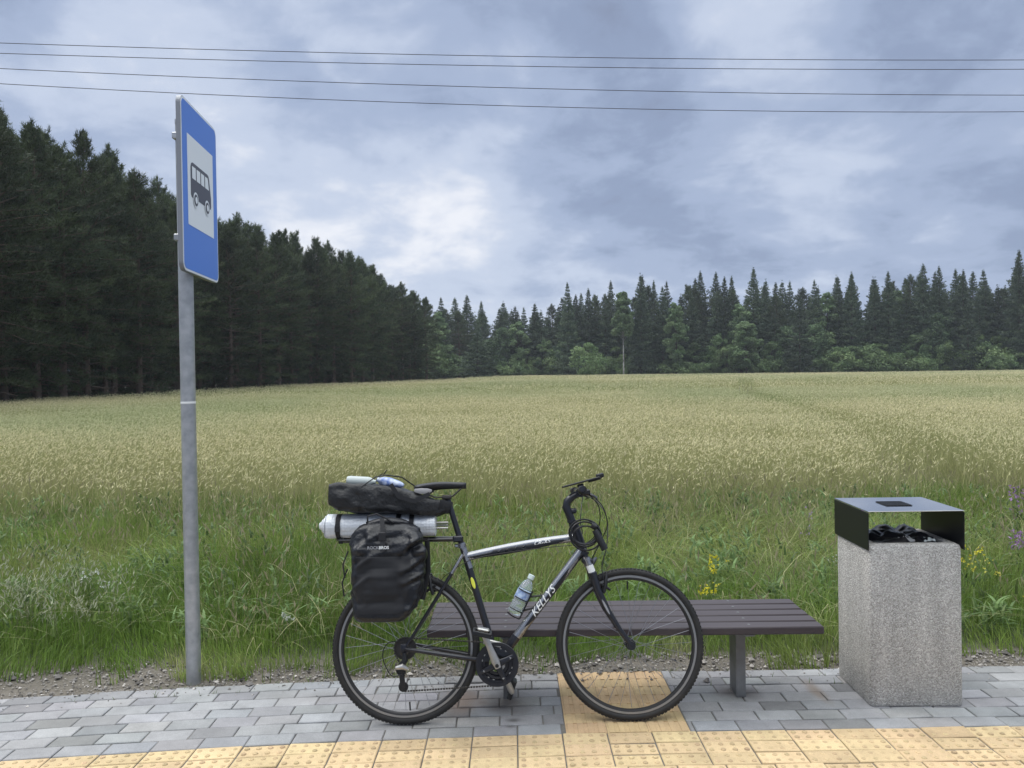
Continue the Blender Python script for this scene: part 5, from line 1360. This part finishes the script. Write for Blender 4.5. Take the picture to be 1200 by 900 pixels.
# where the cover is thinner (+) or heavier (-): direction, tightness, amount
for dx_, dz_, pw, amt in ((-.17,.04,40,.085), (.0,.13,90,.06), (-.26,.22,80,.08), (-.47,.28,80,.07), (.30,.47,200,.15), (.36,.40,300,.06), (.62,.12,40,.05), (.14,.30,40,-.06), (-.25,.44,60,-.06), (.55,.30,60,-.03)):
    f = mt('ADD', f, mt('MULTIPLY', glow((dx_,1,dz_), pw), amt))
f = mt('ADD', mt('MULTIPLY', mt('SUBTRACT', f, .56), 1.18), .535)
rp = N.new('ShaderNodeValToRGB'); L.new(f, rp.inputs[0]); e = rp.color_ramp.elements; rp.color_ramp.interpolation = 'EASE'
e[0].position = .36; e[0].color = (.235,.28,.40,1); e[1].position = .78; e[1].color = (.82,.84,.90,1)
for p, c_ in ((.45,(.275,.340,.490)), (.54,(.365,.440,.605)), (.65,(.53,.60,.745))):
    q = e.new(p); q.color = (*c_,1)
bright = mt('MULTIPLY', mr_(sp.outputs[2], .45, .9, 1.0, 7.2), mr_(sp.outputs[2], -.05, .0, .25, 1.0))
cl = vm('SCALE', rp.outputs[0]); L.new(bright, cl.inputs['Scale'])
wb = N.new('ShaderNodeMix'); wb.data_type = 'RGBA'; L.new(mr_(sp.outputs[2], .42, .8, 0., 1.), wb.inputs['Factor']); wb.inputs['A'].default_value = (1,1,1,1); wb.inputs['B'].default_value = (1.16,1.0,.74,1)
cl2 = vm('MULTIPLY', cl.outputs[0], wb.outputs['Result'])
bg = N.new('ShaderNodeBackground'); L.new(cl2.outputs[0], bg.inputs['Color']); bg.inputs['Strength'].default_value = 1.0
sky = N.new('ShaderNodeTexSky'); sky.sky_type = 'NISHITA'; sky.sun_disc = False; sky.sun_elevation = el; sky.sun_rotation = az
bg2 = N.new('ShaderNodeBackground'); L.new(sky.outputs[0], bg2.inputs['Color']); bg2.inputs['Strength'].default_value = .05
mx = N.new('ShaderNodeMixShader'); mx.inputs[0].default_value = .10; L.new(bg.outputs[0], mx.inputs[1]); L.new(bg2.outputs[0], mx.inputs[2]); L.new(mx.outputs[0], out.inputs['Surface'])

cam = bpy.data.cameras.new('camera'); cam.sensor_width = 36; cam.lens = 27.03; cam.clip_end = 12000; cam.clip_start = .05
co = bpy.data.objects.new('camera', cam); col.objects.link(co); sc.camera = co
pt, rl_ = R(.57), R(.9)
fw = Vector((0, math.cos(pt), -math.sin(pt))); r0 = Vector((1,0,0)); u0 = r0.cross(fw)
rt = r0*math.cos(rl_) - u0*math.sin(rl_); up_ = u0*math.cos(rl_) + r0*math.sin(rl_)
m3 = Matrix((rt, up_, -fw)).transposed(); co.matrix_world = Matrix.Translation((0,0,1.6)) @ m3.to_4x4()
sc.view_settings.view_transform = 'Standard'; sc.view_settings.look = 'None'; sc.view_settings.exposure = 0.2; sc.view_settings.gamma = 1
sc.cycles.max_bounces = 6; sc.cycles.diffuse_bounces = 3; sc.cycles.transparent_max_bounces = 8; sc.cycles.use_denoising = True

# ------------------------------------------------------------------ air between the eye and the forest
hz = MB(); hz.box((0,80,13.2), (470,360,29.0), 0)
hm = bpy.data.materials.new('haze_air'); hm.use_nodes = True; hn = hm.node_tree.nodes; hn.remove(hn['Principled BSDF'])
pv = hn.new('ShaderNodeVolumePrincipled'); pv.inputs['Density'].default_value = .00032; pv.inputs['Color'].default_value = (.86,.92,1,1); pv.inputs['Anisotropy'].default_value = .2
hm.node_tree.links.new(pv.outputs[0], hn['Material Output'].inputs['Volume'])
tag(hz.build('haze', hm, smooth=False), 'thin bluish evening air over the wheat field', 'haze', kind='stuff')
sc.cycles.volume_bounces = 0
